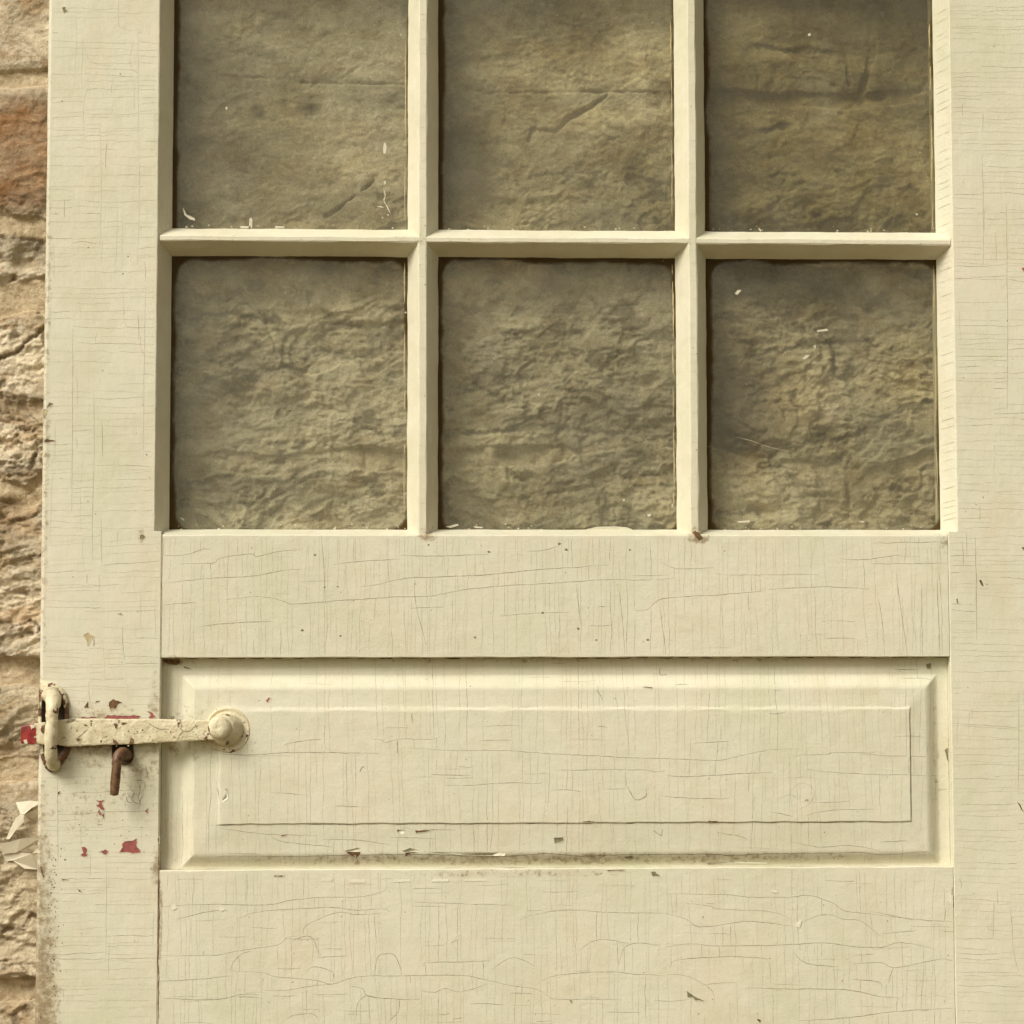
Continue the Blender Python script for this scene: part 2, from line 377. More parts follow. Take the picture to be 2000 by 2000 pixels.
crack_lines = [
 ([(-455.1,-246.0),(-425.0,-247.7),(-404.9,-251.3),(-390.0,-240.4),(-370.0,-235.5)], 1.2), ([(-464.1,314.5),(-433.4,312.0),(-413.1,319.8),(-385.4,345.9)], 1), ([(-432.9,275.8),(-412.4,268.1),(-384.3,268.1)], .8), ([(-432.3,239.6),(-422.2,242.2),(-417.3,252.5)], .8), ([(-431.7,195.8),(-403.7,198.4),(-396.4,216.5),(-383.8,232.0)], 1.5),
 ([(-413.2,147.1),(-407.9,134.2)], 2), ([(-429.4,42.3),(-399.1,49.9),(-381.2,37.2)], 1), ([(-447.0,-124.7),(-426.6,-142.4),(-406.5,-145.0)], .8), ([(-430.4,108.6),(-405.1,111.2),(-382.3,116.3)], 1),
 ([(260.6,636.4),(318.7,636.4),(398.0,633.3),(451.0,631.1)], 1.6), ([(259.9,545.2),(317.9,548.8),(375.9,551.4),(449.9,549.8),(529.3,540.7)], 2), ([(259.6,506.9),(312.2,504.6),(375.3,497.1)], 1.2),
 ([(-187.4,294.6),(-146.2,297.4),(-105.0,294.9),(-37.9,292.5)], 1.5), ([(-264.3,286.6),(-218.2,295.6),(-166.8,300.9),(-105.0,297.5)], 1.6), ([(-259.7,346.4),(-218.7,357.0),(-167.2,354.6)], 1.2), ([(-187.9,367.6),(-146.5,349.5),(-115.5,347.0)], .8),
 ([(3.5,269.2),(55.2,270.4),(86.3,269.4),(96.7,292.9),(122.7,298.2),(153.9,291.5)], 2), ([(3.5,238.0),(60.4,240.7),(122.6,246.1),(210.8,238.5)], 1.4), ([(127.9,285.2),(130.4,259.1),(126.7,233.1)], .8),
 ([(258.2,309.2),(320.9,317.2),(394.5,334.3),(447.0,336.1)], 1.3), ([(393.8,280.8),(399.0,270.3)], 2), ([(389.6,362.2),(415.8,363.9),(447.4,364.0)], 2.6), ([(257.5,222.9),(340.9,223.1),(414.2,233.7),(477.5,265.3),(519.7,275.9)], 1.8),
 ([(-126.1,388.8),(-74.3,383.8),(-32.9,389.2)], 1.2), ([(8.6,326.6),(81.3,342.6),(185.3,337.7)], 1.2), ([(288.2,160.6),(340.3,165.8),(371.6,160.6)], 1.2),
([(419.4,646.9),(426.7,598.8)], 1), ([(405.0,333.3),(412.3,293.9)], 1.8),
]
warp = (fbm(W_, H_, 26, 30, 6, .7, 11)-.5)*15
warp2 = (fbm(W_, H_, 40, 60, 5, .75, 12)-.5)*16
strength = np.clip((fbm(W_, H_, 30, 30, 3, .6, 13)-.42)*5, 0, 1)
dm = polydist(mortar_lines, X, Z)+warp*.8
dc = np.maximum(polydist(crack_lines, X+warp2*.35, Z+(fbm(W_, H_, 50, 40, 5, .75, 14)-.5)*18), 0)
mort = np.clip(.5-dm/2.4, 0, 1); mort = mort*mort*(3-2*mort)*np.where(X > -330, .25+.75*strength, 1)
# how flaky the stone is: smooth slabs above, broken layers below
PZ = Z
rough = .30+.70/(1+np.exp((PZ-455)/28.)) + 0*X
rough = np.where((X > 80), np.maximum(rough, 1/(1+np.exp((PZ-505)/18.))), rough)
rough = rough*(.55+.9*fbm(W_, H_, 9, 9, 3, .5, 21))
def terrace(n, k, sh):
    t_ = n*k; i = np.floor(t_); f = t_-i; f = np.clip((f-.5)*sh+.5, 0, 1); f = f*f*(3-2*f)
    return (i+f)/k
def warped(seed, cx, cy, octv=5):
    return fbm(W_, H_, cx, cy, octv, .55, seed)
slab = warped(31, 7, 18, 6); flk = warped(32, 16, 40, 5)
# layered flaking: steps that run mostly level
lay = terrace(slab*1.0+.12*flk, 15, 3.2)
lay2 = terrace(flk, 9, 3.5)
fine = fbm(W_, H_, 120, 170, 4, .6, 33)
def remap(a_, amp, c1, sd1):
    di = ((fbm(W_, H_, c1, c1, 4, .6, sd1)-.5)*amp/WS).astype(int); dj = ((fbm(W_, H_, c1, c1, 4, .6, sd1+1)-.5)*amp/WS).astype(int)
    jj, ii = np.indices(a_.shape); return a_[np.clip(jj+dj, 0, H_-1), np.clip(ii+di, 0, W_-1)]
rip = remap(fbm(W_, H_, 17, 36, 6, .6, 37, True), 55, 12, 71); rip2 = remap(fbm(W_, H_, 46, 80, 4, .6, 38, True), 30, 16, 73)
lay = remap(lay, 120, 8, 75); chunk = remap(terrace(fbm(W_, H_, 14, 22, 3, .5, 39), 7, 5), 90, 12, 77)
hgt = (chunk-.5)*26*rough + (rip-.6)*15*rough*(.4+1.2*slab) + (rip2-.6)*4*rough + (lay-.5)*44*rough*.5 + (lay2-.5)*11*rough + (fine-.5)*2.6*(.35+rough) + (fbm(W_, H_, 5, 5, 4, .5, 34)-.5)*9
mh = -6+(fbm(W_, H_, 60, 60, 4, .6, 35)-.5)*5+(fine-.5)*3
hgt = hgt*(1-mort)+mh*mort
edge = np.clip(1-np.abs(dm-1.5)/5, 0, 1)*np.where(X > -330, .9*strength, 2.2)*(1-mort)
hgt -= edge
hgt -= np.exp(-np.clip(dc, 0, 50)**2/1.3)*3*strength*np.where(X > -330, .55, 1.)
# the broken socket beside the door's top left
def blob(cx, cz, rx, rz, p=4): return np.exp(-(np.abs((X-cx)/rx)**p+np.abs((Z-cz)/rz)**p))
sx_, sz_ = (-403.2,416.1)
hgt -= blob(sx_, sz_, 15, 16)*12
sx2, sz2 = (-421.1,167.6)
hgt -= blob(sx2, sz2, 16, 6, 2)*8
hgt = np.clip(hgt, -26, 9)
# colour
def lerp(a, b, k): return a+(b-a)*k[..., None]
n1 = fbm(W_, H_, 10, 16, 5, .6, 41); n2 = fbm(W_, H_, 34, 60, 5, .6, 42); n3 = fbm(W_, H_, 22, 46, 5, .62, 43, True)
grey = np.array([.475, .43, .35]); pale = np.array([.64, .59, .50]); warm = np.array([.43, .33, .22]); rust = np.array([.33, .19, .09]); sand = np.array([.55, .47, .35])
col = np.zeros((*X.shape, 3))+grey
col = lerp(col, pale, np.clip((n1-.46)*6, 0, 1)*np.where(X > -330, .5, 1.)); col = lerp(col, warm, np.clip((n2-.52)*6, 0, .8)); col = lerp(col, rust, np.clip((n3-.82)*6, 0, .6)*np.where(X > -330, .45, 1.))
lx, lz = (-416.0,520.8)
brown = blob(lx-10, lz, 60, 58, 6)
col = lerp(col, np.array([.31, .155, .06])*np.ones(3), np.clip(brown*1.1, 0, 1)*(.55+.45*np.clip((n2-.3)*3, 0, 1)))
blot = remap(fbm(W_, H_, 8, 10, 5, .6, 44), 90, 7, 79)
col = col*np.where(X > -330, .72+.62*np.clip((blot-.3)*2.2, 0, 1), .88+.3*blot)[..., None]
band = remap(terrace(fbm(W_, H_, 5, 34, 4, .6, 46), 9, 4), 70, 9, 83)
col = col*((.62+.78*np.clip((band-.25)*2, 0, 1))**np.where(X > -330, .75, .6))[..., None]
pits = np.clip((remap(fbm(W_, H_, 55, 90, 4, .6, 47), 30, 20, 85)-.60)*9, 0, 1)*np.clip(rough*1.3, 0, 1)
col = lerp(col, np.array([.16, .12, .07]), pits*.6); hgt -= pits*2.5
smear = np.clip((remap(fbm(W_, H_, 12, 26, 5, .6, 45, True), 80, 9, 81)-.76)*6, 0, 1)
col = lerp(col, np.array([.60, .56, .46]), smear*.55*np.where(X > -330, 1, .5))
bx, bz = (32.0,510.7)
col = lerp(col, np.array([.19, .14, .07]), np.clip(blob(bx, bz, 36, 50, 3)*(.5+n2), 0, .85))
bx, bz = (304.8,264.8)
col = lerp(col, np.array([.17, .11, .055]), np.clip(blob(bx, bz, 42, 46, 3)*(.5+n2), 0, .85))
for (bx, bz), rx, rz in (((417.3,362.4), 14, 2.6), ((422.2,335.6), 15, 3.5), ((407.8,310.4), 2.2, 19), ((419.1,209.6), 2.2, 22), ((492.0,264.6), 13, 2.2), ((-170.8,189.0), 19, 4), ((86.0,227.2), 30, 4), ((-194.1,509.2), 55, 40), ((416.2,391.3), 60, 14), ((451.4,658.0), 60, 40), ((-178.9,570.0), 5, 5), ((-173.7,562.1), 4, 4), ((-123.4,570.4), 9, 8), ((159.9,493.0), 6, 6)):
    col = lerp(col, np.array([.12, .085, .04]), blob(bx, bz, rx, rz, 2)*(.9 if rx < 20 else .42*(.4+n2)))
pz_, pzz = (-410.4,-220.3)
col = lerp(col, np.array([.60, .54, .43]), np.clip(blob(pz_-20, pzz, 80, 75, 4), 0, 1)*.8)
col = lerp(col, sand, mort*.9)
col = lerp(col, np.array([.12, .08, .04]), np.exp(-np.clip(dc, 0, 50)**2/1.2)*.7*strength)
col = lerp(col, np.array([.16, .11, .05]), np.clip(blob(sx2, sz2, 16, 6, 2), 0, 1)*.8)
WY = 54.
lum = col.mean(-1, keepdims=True)*np.array([1.10, 1.0, .86]); col = np.where((X > -330)[..., None], (col*.5+lum*.5)*1.18, (col*.88+lum*.12)*np.array([1.02, .96, .86]))
me = bpy.data.meshes.new('stone_wall')
nv = W_*H_
co = np.empty((nv+4*0, 3), np.float32)
co[:, 0] = X.ravel()*MM; co[:, 1] = (WY-hgt.ravel())*MM; co[:, 2] = Z.ravel()*MM
idx = np.arange(nv).reshape(H_, W_)
q = np.stack([idx[:-1, :-1], idx[:-1, 1:], idx[1:, 1:], idx[1:, :-1]], -1).reshape(-1, 4)
# a back and sides so that the wall has its thickness
bk = np.array([[WX0, 260, WZ0], [WX1, 260, WZ0], [WX1, 260, WZ1], [WX0, 260, WZ1]], np.float32)*MM
co = np.vstack([co, bk]); b0 = nv
faces_extra = [list(idx[0, ::-1])+[b0, b0+1], list(idx[-1, :])+[b0+2, b0+3], list(idx[:, 0])+[b0+3, b0], list(idx[::-1, -1])+[b0+1, b0+2], [b0, b0+3, b0+2, b0+1]]
loops = np.concatenate([q.ravel()]+[np.array(f) for f in faces_extra]).astype(np.int32)
sizes = np.concatenate([np.full(len(q), 4), [len(f) for f in faces_extra]]).astype(np.int32)
starts = np.concatenate([[0], np.cumsum(sizes)[:-1]]).astype(np.int32)
me.vertices.add(len(co)); me.vertices.foreach_set('co', co.ravel())
me.loops.add(len(loops)); me.loops.foreach_set('vertex_index', loops)
me.polygons.add(len(sizes)); me.polygons.foreach_set('loop_start', starts); me.polygons.foreach_set('loop_total', sizes)
sm = np.ones(len(sizes), bool); sm[-5:] = False
me.update(calc_edges=True); me.polygons.foreach_set('use_smooth', sm)
ca = me.color_attributes.new('stone_colour', 'FLOAT_COLOR', 'POINT')
cc = np.ones((len(co), 4), np.float32); cc[:nv, :3] = col.reshape(-1, 3); cc[nv:, :3] = grey
ca.data.foreach_set('color', cc.ravel())
me.materials.append(M_STONE); me.validate()
wall = bpy.data.objects.new('stone_wall', me); C.objects.link(wall)
wall['label'] = 'rough rubble limestone wall with sandy mortar behind the painted door'; wall['category'] = 'wall'

# ---------------------------------------------------------------- the door
door = bpy.data.objects.new('door', None); C.objects.link(door); door.location = BASE*MM
door.empty_display_size = .05
door['label'] = 'old cream painted wooden door with glass panes, raised panel and iron latch'; door['category'] = 'door'
XL, XR = -379., 628.            # outer edges of the door
XO, XJ = -269., -262.           # left stile: edge beside the glass, edge beside rail and panel
XRO, XRJ = 517.8, 508.7         # right stile, the same
ZO = 137.0                      # top edge of the lock rail
ZP1, ZP0 = 13.6, -190.3         # top and bottom of the raised panel's opening
ZT, ZB = 845., -470.
SW, GD = 10.9, 23.              # width and depth of the glazing bevel
TH = 44.
flat = lambda x, z: 0.
def rnd(a, y, sa, sy, r=1.1):
    """three points rounding a painted arris at (a, y); sa, sy point into the solid"""
    return [(a, y+sy*r, 1), (a+sa*r*.3, y+sy*r*.3, 1), (a+sa*r, y, 1)]

def crack_field(mb, x0, x1, z0, z1, surf, grain, primaries, seed, dens=5.2, pres=.72, shorts=60, keep=lambda x, z: True, wmul=1.0):
    """hairline cracks across the grain, broken where they meet the longer cracks along it"""
    r = random.Random(seed)
    G = (lambda a, c: (a, c)) if grain == 'x' else (lambda a, c: (c, a))    # a = along the grain, c = across it
    a0, a1, c0, c1 = (x0, x1, z0, z1) if grain == 'x' else (z0, z1, x0, x1)
    prim = [[(p if grain == 'x' else (p[1], p[0])) for p in ln] for ln in primaries]
    def crossings(a):
        o = []
        for ln in prim:
            for (u0, v0), (u1, v1) in zip(ln[:-1], ln[1:]):
                if min(u0, u1) <= a < max(u0, u1): o.append(v0+(v1-v0)*(a-u0)/(u1-u0+1e-9))
        return o
    a = a0+r.uniform(1, 4)
    drift = smooth_noise(seed+5); dn = smooth_noise(seed+6)
    while a < a1-1:
        cs = sorted([c0, c1]+[c for c in crossings(a) if c0 < c < c1]+[r.uniform(c0, c1) for _ in range(r.choice((0, 1, 1, 2)))])
        for s0, s1 in zip(cs[:-1], cs[1:]):
            if s1-s0 < 3 or r.random() > pres: continue
            j0 = r.uniform(-.6, .6); sl = drift(a/60)*.05+r.uniform(-.02, .02)
            pts = []
            m = max(2, int((s1-s0)/9)+1)
            for i in range(m+1):
                c = s0+(s1-s0)*i/m
                aa = a+j0+sl*(c-(s0+s1)/2)+.9*drift(c/22+a)+.5*dn(c/7+a*3)
                pts.append(G(min(max(aa, a0+.3), a1-.3), c))
            mid = pts[len(pts)//2]
            if not keep(*mid): continue
            strong = r.random()
            if strong > .88: ribbon(mb, pts, r.uniform(.22, .36)*wmul, surf, CR, .18, seed=r.random(), seglen=3.)
            elif strong > .35: ribbon(mb, pts, r.uniform(.26, .42)*wmul, surf, CF, .18, seed=r.random(), seglen=3.)
            else: ribbon(mb, pts, r.uniform(.15, .26)*wmul, surf, CF, .08, seed=r.random(), seglen=4.5)
        a += dens*r.uniform(.45, 1.45)*(1+.25*dn(a/40))
    for ln in primaries:
        if grain == 'x': ribbon(mb, ln, r.uniform(.34, .5)*wmul, surf, CR, .26, seed=r.random())
        else:
            for p0, p1 in zip(ln[:-1], ln[1:]):
                if r.random() > .5: ribbon(mb, [p0, ((p0[0]+p1[0])/2+r.uniform(-1, 1), (p0[1]+p1[1])/2), p1], r.uniform(.2, .34)*wmul, surf, r.choice((CR, CF)), .2, seed=r.random())
    for _ in range(shorts):
        aa = r.uniform(a0, a1); c = r.uniform(c0+2, c1-2); l = r.uniform(8, 38)
        p = [G(aa, c), G(min(aa+l*.5, a1), min(max(c+r.uniform(-.8, .8), c0+1), c1-1)), G(min(aa+l, a1), min(max(c+r.uniform(-1.5, 1.5), c0+1), c1-1))]
        if keep(*p[1]) and keep(*p[0]) and keep(*p[2]): ribbon(mb, p, r.uniform(.22, .42)*wmul, surf, CR if r.random() > .6 else CF, .2, seed=r.random())
def specks(mb, x0, x1, z0, z1, n, surf, seed, rad=(.25, .8), mats=(GRN, BRN, CR)):
    r = random.Random(seed)
    for _ in range(n): speck(mb, r.uniform(x0, x1), r.uniform(z0, z1), r.uniform(*rad)*r.random()**.5+.15, surf, r.choice(mats), seed=r.random())

# ---- left stile
mb = MB()
prof = rnd(XL, 0, 1, 1, 3.2)+[(XO-1.2, 0, .6), (XO-.3, .5, 1), (XO+SW, GD, .8), (XO+SW+.1, TH, 0), (XL, TH, 0)]
sweep(mb, prof, ZO, ZT, 'z', seed=3)
prof = rnd(XL, 0, 1, 1, 3.2)+[(XJ-1.2, 0, .6), (XJ-.2, .9, 1), (XJ, TH, 0), (XL, TH, 0)]
sweep(mb, prof, ZB, ZO-.02, 'z', seed=3)
pr = [[(-144.3,665.3)]]
prim = [[(-343.0,601.5),(-341.6,529.7),(-339.6,448.0)], [(-327.2,540.0),(-325.2,417.5)], [(-314.0,570.9),(-311.1,494.1),(-303.6,448.2),(-304.0,397.3)], [(-354.6,529.6),(-351.2,336.3),(-349.9,155.5)], [(-330.5,275.8),(-328.7,205.5),(-329.5,105.6)], [(-321.1,150.5),(-320.1,105.6),(-318.7,31.1),(-315.8,-8.5)],
        [(-303.6,90.7),(-301.3,60.9)], [(-299.2,46.0),(-297.3,11.3),(-294.3,-33.2)], [(-332.0,26.2),(-331.1,-8.4),(-328.8,-33.1)], [(-360.3,-101.9),(-358.7,-189.9),(-354.2,-233.8)], [(-312.8,-180.4),(-312.2,-277.8)], [(-317.9,-292.3),(-318.3,-335.8)], [(-378.8,652.7),(-376.4,509.0)], [(-290.5,632.9),(-288.2,509.6),(-289.0,397.4)], [(-280.3,377.1),(-281.1,205.6)]]
crack_field(mb, XL+4, XO-2, ZO, 680, flat, 'z', prim[:5]+prim[12:], 101, dens=6.6, pres=.74, shorts=14)
crack_field(mb, XL+4, XJ-2, -350, ZO, flat, 'z', prim[4:12], 102, dens=5.8, pres=.78, shorts=16, keep=lambda x, z: not (-345 < x < -262 and -78 < z < -20 and False))
r_ = random.Random(5)
for _ in range(10):      # the finest faint upright hairlines
    x = r_.uniform(XL+6, XO-3); z = r_.uniform(-330, 640); l = r_.uniform(20, 90)
    ribbon(mb, [(x, z), (x+r_.uniform(-1, 1), z+l*.5), (x+r_.uniform(-1.5, 1.5), z+l)], r_.uniform(.18, .3), flat, CF)
# rounded loops in the top coat
for c in ([(-310.0,663.7),(-309.7,640.5),(-305.7,635.3),(-295.6,632.9)], [(-294.4,622.5),(-298.3,607.1),(-296.2,594.2),(-289.1,590.1)], [(-343.2,622.1),(-340.5,606.7),(-330.4,599.1),(-315.3,597.6)], [(-342.5,524.5),(-342.5,565.5),(-337.6,573.3),(-330.1,574.4)], [(-316.9,565.8),(-315.1,583.8),(-311.2,586.4),(-296.1,587.5)], [(-302.8,377.0),(-301.0,344.1),(-294.9,336.5),(-272.4,336.6)], [(-284.8,329.0),(-284.2,316.3),(-279.6,308.8),(-269.7,307.8)]):
    ribbon(mb, c, .3, flat, CF)
# chips
for k, (pts, m_) in enumerate((
  ([(-312.1,-29.2),(-308.2,-25.8),(-303.8,-27.3),(-298.3,-29.7),(-303.2,-31.7),(-304.7,-35.2),(-311.1,-35.6)], BRN), ([(-335.7,-33.1),(-331.8,-28.2),(-330.8,-34.1),(-334.7,-34.6)], BRN), ([(-325.4,-29.7),(-323.5,-27.2),(-320.0,-27.7),(-323.9,-29.7)], BRN),
  ([(-340.0,-45.4),(-336.6,-42.5),(-334.6,-44.4),(-327.7,-42.5),(-322.8,-44.0),(-319.8,-46.9),(-338.5,-47.4)], RED), ([(-315.9,-44.0),(-313.0,-41.1),(-304.1,-41.6),(-298.2,-42.1),(-287.4,-41.1),(-280.9,-42.6),(-283.4,-45.1),(-303.1,-45.5),(-314.9,-45.5)], RED), ([(-275.6,-37.7),(-270.1,-38.7),(-265.7,-44.1),(-273.5,-44.6),(-271.6,-41.1)], RED),
  ([(-323.8,-122.6),(-319.9,-123.6),(-315.0,-122.7),(-317.4,-126.1),(-314.4,-131.5),(-315.3,-133.9),(-319.8,-130.5),(-322.8,-128.0),(-319.8,-125.6)], RED), ([(-321.2,-133.9),(-319.8,-131.5),(-318.3,-134.4),(-316.8,-137.4),(-314.8,-134.9),(-314.8,-140.3),(-315.7,-140.3),(-317.2,-137.3),(-320.2,-137.3)], RED), ([(-322.5,-145.7),(-316.7,-145.7),(-318.6,-146.6)], RED),
  ([(-336.5,-168.6),(-333.1,-166.6),(-330.6,-170.6),(-331.5,-174.5),(-329.5,-175.4),(-333.4,-177.4),(-337.9,-175.4),(-334.5,-173.5)], RED), ([(-320.3,-172.6),(-313.9,-170.1),(-310.5,-171.6),(-311.9,-175.0),(-315.8,-174.5),(-316.8,-172.6)], RED),
  ([(-300.7,-173.1),(-296.8,-167.8),(-297.8,-164.8),(-295.4,-162.4),(-288.0,-161.9),(-283.2,-159.5),(-283.6,-165.9),(-279.6,-173.2),(-285.9,-174.2),(-290.9,-173.2)], RED), ([(-339.9,-207.1),(-336.5,-209.1),(-335.0,-211.0),(-338.4,-210.0)], RED), ([(-276.6,-134.1),(-272.7,-130.2),(-273.6,-136.5)], RED),
  ([(-337.0,36.1),(-332.6,38.6),(-328.6,34.6),(-332.5,25.2),(-334.5,31.1)], TAN), ([(-329.6,36.1),(-326.7,34.6),(-327.0,25.2)], TAN),
  ([(-376.0,257.1),(-372.6,263.1),(-369.1,261.1),(-372.0,258.1)], GRN), ([(-378.9,255.6),(-375.0,256.1),(-376.4,249.6),(-378.8,247.5)], TAN), ([(-378.5,224.0),(-374.6,227.0),(-365.6,224.5),(-374.5,223.0)], BRN), ([(-377.8,174.9),(-374.9,175.4),(-375.8,173.9)], RED), ([(-365.8,655.4),(-362.3,656.0),(-360.7,651.9),(-363.2,649.8)], GRN), ([(-284.3,132.5),(-280.3,134.0),(-278.3,131.5),(-280.3,128.1),(-282.7,128.5)], GRN), ([(-304.7,56.9),(-301.3,57.4),(-300.2,54.9)], GRN),
  ([(-375.4,-185.0),(-372.9,-189.9),(-371.3,-195.7),(-372.8,-197.7),(-374.8,-189.9)], BRN), ([(-360.2,-115.6),(-357.2,-114.2),(-358.2,-117.6),(-360.1,-118.1)], BRN), ([(-354.7,-197.8),(-347.8,-198.8),(-354.2,-199.7)], BRN), ([(-371.9,-156.2),(-369.4,-156.7),(-370.9,-157.7)], BRN),
  ([(-263.5,-159.6),(-261.6,-158.1),(-262.0,-165.0),(-263.5,-163.5)], BRN))):
    chip(mb, pts, flat, m_, .10, .5, k, 4)
# crazed knot beside the thumb lever
for c in ([(-291.5,-112.0),(-286.6,-115.9),(-288.5,-121.8),(-282.5,-126.7),(-279.6,-122.8),(-276.7,-116.9)], [(-294.4,-119.3),(-292.4,-124.7),(-288.4,-125.7)], [(-282.7,-107.1),(-280.7,-113.0),(-282.6,-119.8),(-280.6,-126.7),(-283.5,-131.6)], [(-288.7,-103.6),(-277.8,-105.1),(-275.8,-112.0)], [(-295.3,-122.7),(-294.3,-129.1)], [(-279.9,-92.3),(-279.8,-107.1)], [(-276.0,-89.4),(-272.9,-102.2)]):
    ribbon(mb, c, .6, flat, CR, .4)
r_ = random.Random(9)
for _ in range(150):     # grime speckling the lower left edge
    z = r_.uniform(-345, -165); x = -374+abs(r_.gauss(0, 8))+(6 if z > -290 else 0)
    speck(mb, x, z, r_.uniform(.25, 1.0), flat, r_.choice((GRN, GRN, TAN, CR, BRN)), asp=r_.uniform(.5, 1.3))
specks(mb, XL+5, XJ-3, -330, 640, 46, flat, 12, (.3, .9), (GRN, GRN, CR))
specks(mb, XL+20, XJ-3, -170, -90, 24, flat, 13, (.3, .8), (RED, BRN, GRN))
o = mb.build('left_stile', PAINT_MATS(M_L), door); o.name = 'stile'
o['label'] = 'upright stile with chips of old red paint around the latch'

# ---- right stile
mb = MB()
prof = [(XR, TH, 0), (XRO-SW-.1, TH, 0), (XRO-SW, GD, .8), (XRO+.3, .5, 1), (XRO+1.2, 0, .6)]+[(XR-3, 0, 0), (XR, 3, 0)]
sweep(mb, prof, ZO, ZT, 'z', seed=8)
prof = [(XR, TH, 0), (XRJ, TH, 0), (XRJ+.3, .6, 1), (XRJ+1.2, 0, .6), (XR-3, 0, 0), (XR, 3, 0)]
sweep(mb, prof, ZB, ZO-.02, 'z', seed=9)
prim = [[(550.5,672.0),(549.3,515.4),(548.4,401.6)], [(572.7,463.8),(570.5,258.1)], [(536.1,131.0),(535.9,30.1)], [(576.6,-20.1),(573.8,-120.0),(571.4,-194.5)], [(561.3,-164.7),(563.8,-224.2),(566.0,-268.6),(571.6,-293.3)], [(554.9,-243.9),(553.1,-283.3)], [(557.0,309.2),(553.9,131.0)]]
crack_field(mb, XRO+2, 602, ZO, 680, flat, 'z', prim[:3]+prim[6:], 111, dens=6.8, pres=.82, shorts=10)
crack_field(mb, XRJ+2, 602, -350, ZO, flat, 'z', prim[2:6], 112, dens=6.0, pres=.82, shorts=14)
bev = lambda x, z: max(0., (XRO-x)/SW*GD)
r_ = random.Random(15)
z = 150
while z < 670:           # hairlines over the right bevel
    ribbon(mb, [(XRO-SW*.85, z-1.2), (XRO-.5, z+1.2)], r_.uniform(.2, .4), bev, CF, .15, lift=.25, seglen=2); z += r_.uniform(5, 18)
for k, (pts, m_) in enumerate((( [(538.9,88.5),(541.0,89.6),(542.4,86.5),(543.4,82.5),(540.9,84.5)], BRN), ([(516.2,70.4),(517.3,71.4),(518.2,65.9),(516.7,66.4)], GRN), ([(572.6,-127.5),(575.6,-130.0),(579.5,-139.0),(576.5,-135.0)], BRN), ([(581.8,120.9),(584.3,121.9),(584.3,117.9)], BRN), ([(586.9,399.8),(589.5,400.8),(589.4,396.2)], RED))):
    patch(mb, pts, flat, m_, .10, .15, k, 2)
flake(mb, [(527.3,-263.5),(539.9,-263.0),(539.8,-270.9),(527.7,-269.9)], flat, .5, 0, 2)
specks(mb, XRO+3, 595, -330, 650, 42, flat, 16, (.25, .7), (GRN, CR, CR))
o = mb.build('right_stile', PAINT_MATS(M_V), door); o.name = 'stile.001'

# ---- lock rail between glass and panel
def rail_prof(z0, z1, top_bevel):
    p = [(z0+.9, .3, 1), (z0, 1.2, 1), (z0, TH-2, 0)]
    if top_bevel: p += [(z1+6.5, TH-2, 0), (z1+6.5, GD, .7), (z1+.2, .9, 1), (z1-1.2, .3, .7)]
    else: p += [(z1, TH-2, 0), (z1, 1.2, 1), (z1-.9, .3, 1)]
    return p
rs = lambda x, z: .3
mb = MB()
sweep(mb, rail_prof(ZP1, ZO-3.5, True), XJ+.05, XRJ-.05, 'x', seed=21, wob=.3)
prim = [[(-260.3,113.1),(-245.4,113.6),(-230.6,116.6),(-223.1,119.1),(-214.7,119.1)], [(-244.3,105.1),(-213.1,105.6),(-205.7,110.6),(-175.9,114.6),(-170.9,112.1),(-151.1,116.6),(-126.2,119.1)], [(-260.0,86.2),(-210.5,91.2),(-180.7,92.2),(-146.0,98.1),(-126.1,100.1)], [(-259.8,64.8),(-227.7,67.3)],
 [(-225.0,43.9),(-180.4,48.3),(-155.6,49.3)], [(-200.4,70.2),(-165.7,73.2),(-140.9,67.2),(-135.9,65.2),(-96.1,68.7),(-36.4,72.7),(-1.4,74.1),(28.5,79.6),(58.5,82.6),(128.7,86.6),(173.9,90.1),(199.0,89.1),(239.3,91.6)], [(-96.3,104.1),(-71.4,107.1),(-31.4,109.6)], [(-30.5,113.7),(-1.5,112.7),(56.1,114.2)],
 [(-68.8,82.7),(-53.8,84.2),(-26.4,91.1),(8.5,92.1),(58.6,95.1),(118.7,100.1),(174.0,104.2)], [(66.0,54.1),(98.5,56.6),(134.6,57.6)], [(93.7,117.2),(108.7,118.2),(123.8,122.2)], [(198.9,59.5),(211.4,60.0),(221.5,69.0),(239.2,72.0),(279.5,74.5),(324.9,78.5)], [(224.3,107.2),(239.4,100.1),(277.2,101.2)], [(278.6,95.6),(299.8,94.1),(380.7,95.1)], [(330.0,79.5),(380.6,82.5),(431.2,80.5)],
 [(162.7,63.1),(171.3,63.6)], [(401.1,110.2),(431.6,109.7),(459.5,114.3)], [(431.5,105.2),(507.7,105.7)], [(431.8,125.4),(508.0,126.9)]]
crack_field(mb, XJ+1, XRJ-1, ZP1+2.5, ZO-6, rs, 'x', prim, 121, dens=5.2, pres=.72, shorts=12)
for c in ([(-113.3,129.1),(-113.3,123.1)], [(-107.4,132.6),(-105.2,105.6),(-103.1,65.7)], [(141.2,85.6),(145.6,45.6)], [(181.9,85.6),(186.3,55.5),(188.6,15.5)], [(-16.4,90.6),(-15.4,65.7),(-5.4,25.8)], [(224.0,60.5),(227.8,30.5),(228.7,15.5)], [(438.2,75.5),(441.9,50.3),(444.4,15.2)], [(456.7,95.6),(461.3,60.4),(466.7,15.2)], [(481.9,85.5),(481.9,15.1)], [(497.3,90.6),(499.1,15.1)]):
    ribbon(mb, c, .42, rs, CR, .2)
ribbon(mb, [(XJ+.2, ZO-5), (XJ+.2, ZP1)], .55, rs, CR, .15); ribbon(mb, [(XRJ-.3, ZO-5), (XRJ-.3, ZP1)], .4, rs, CF, .15)
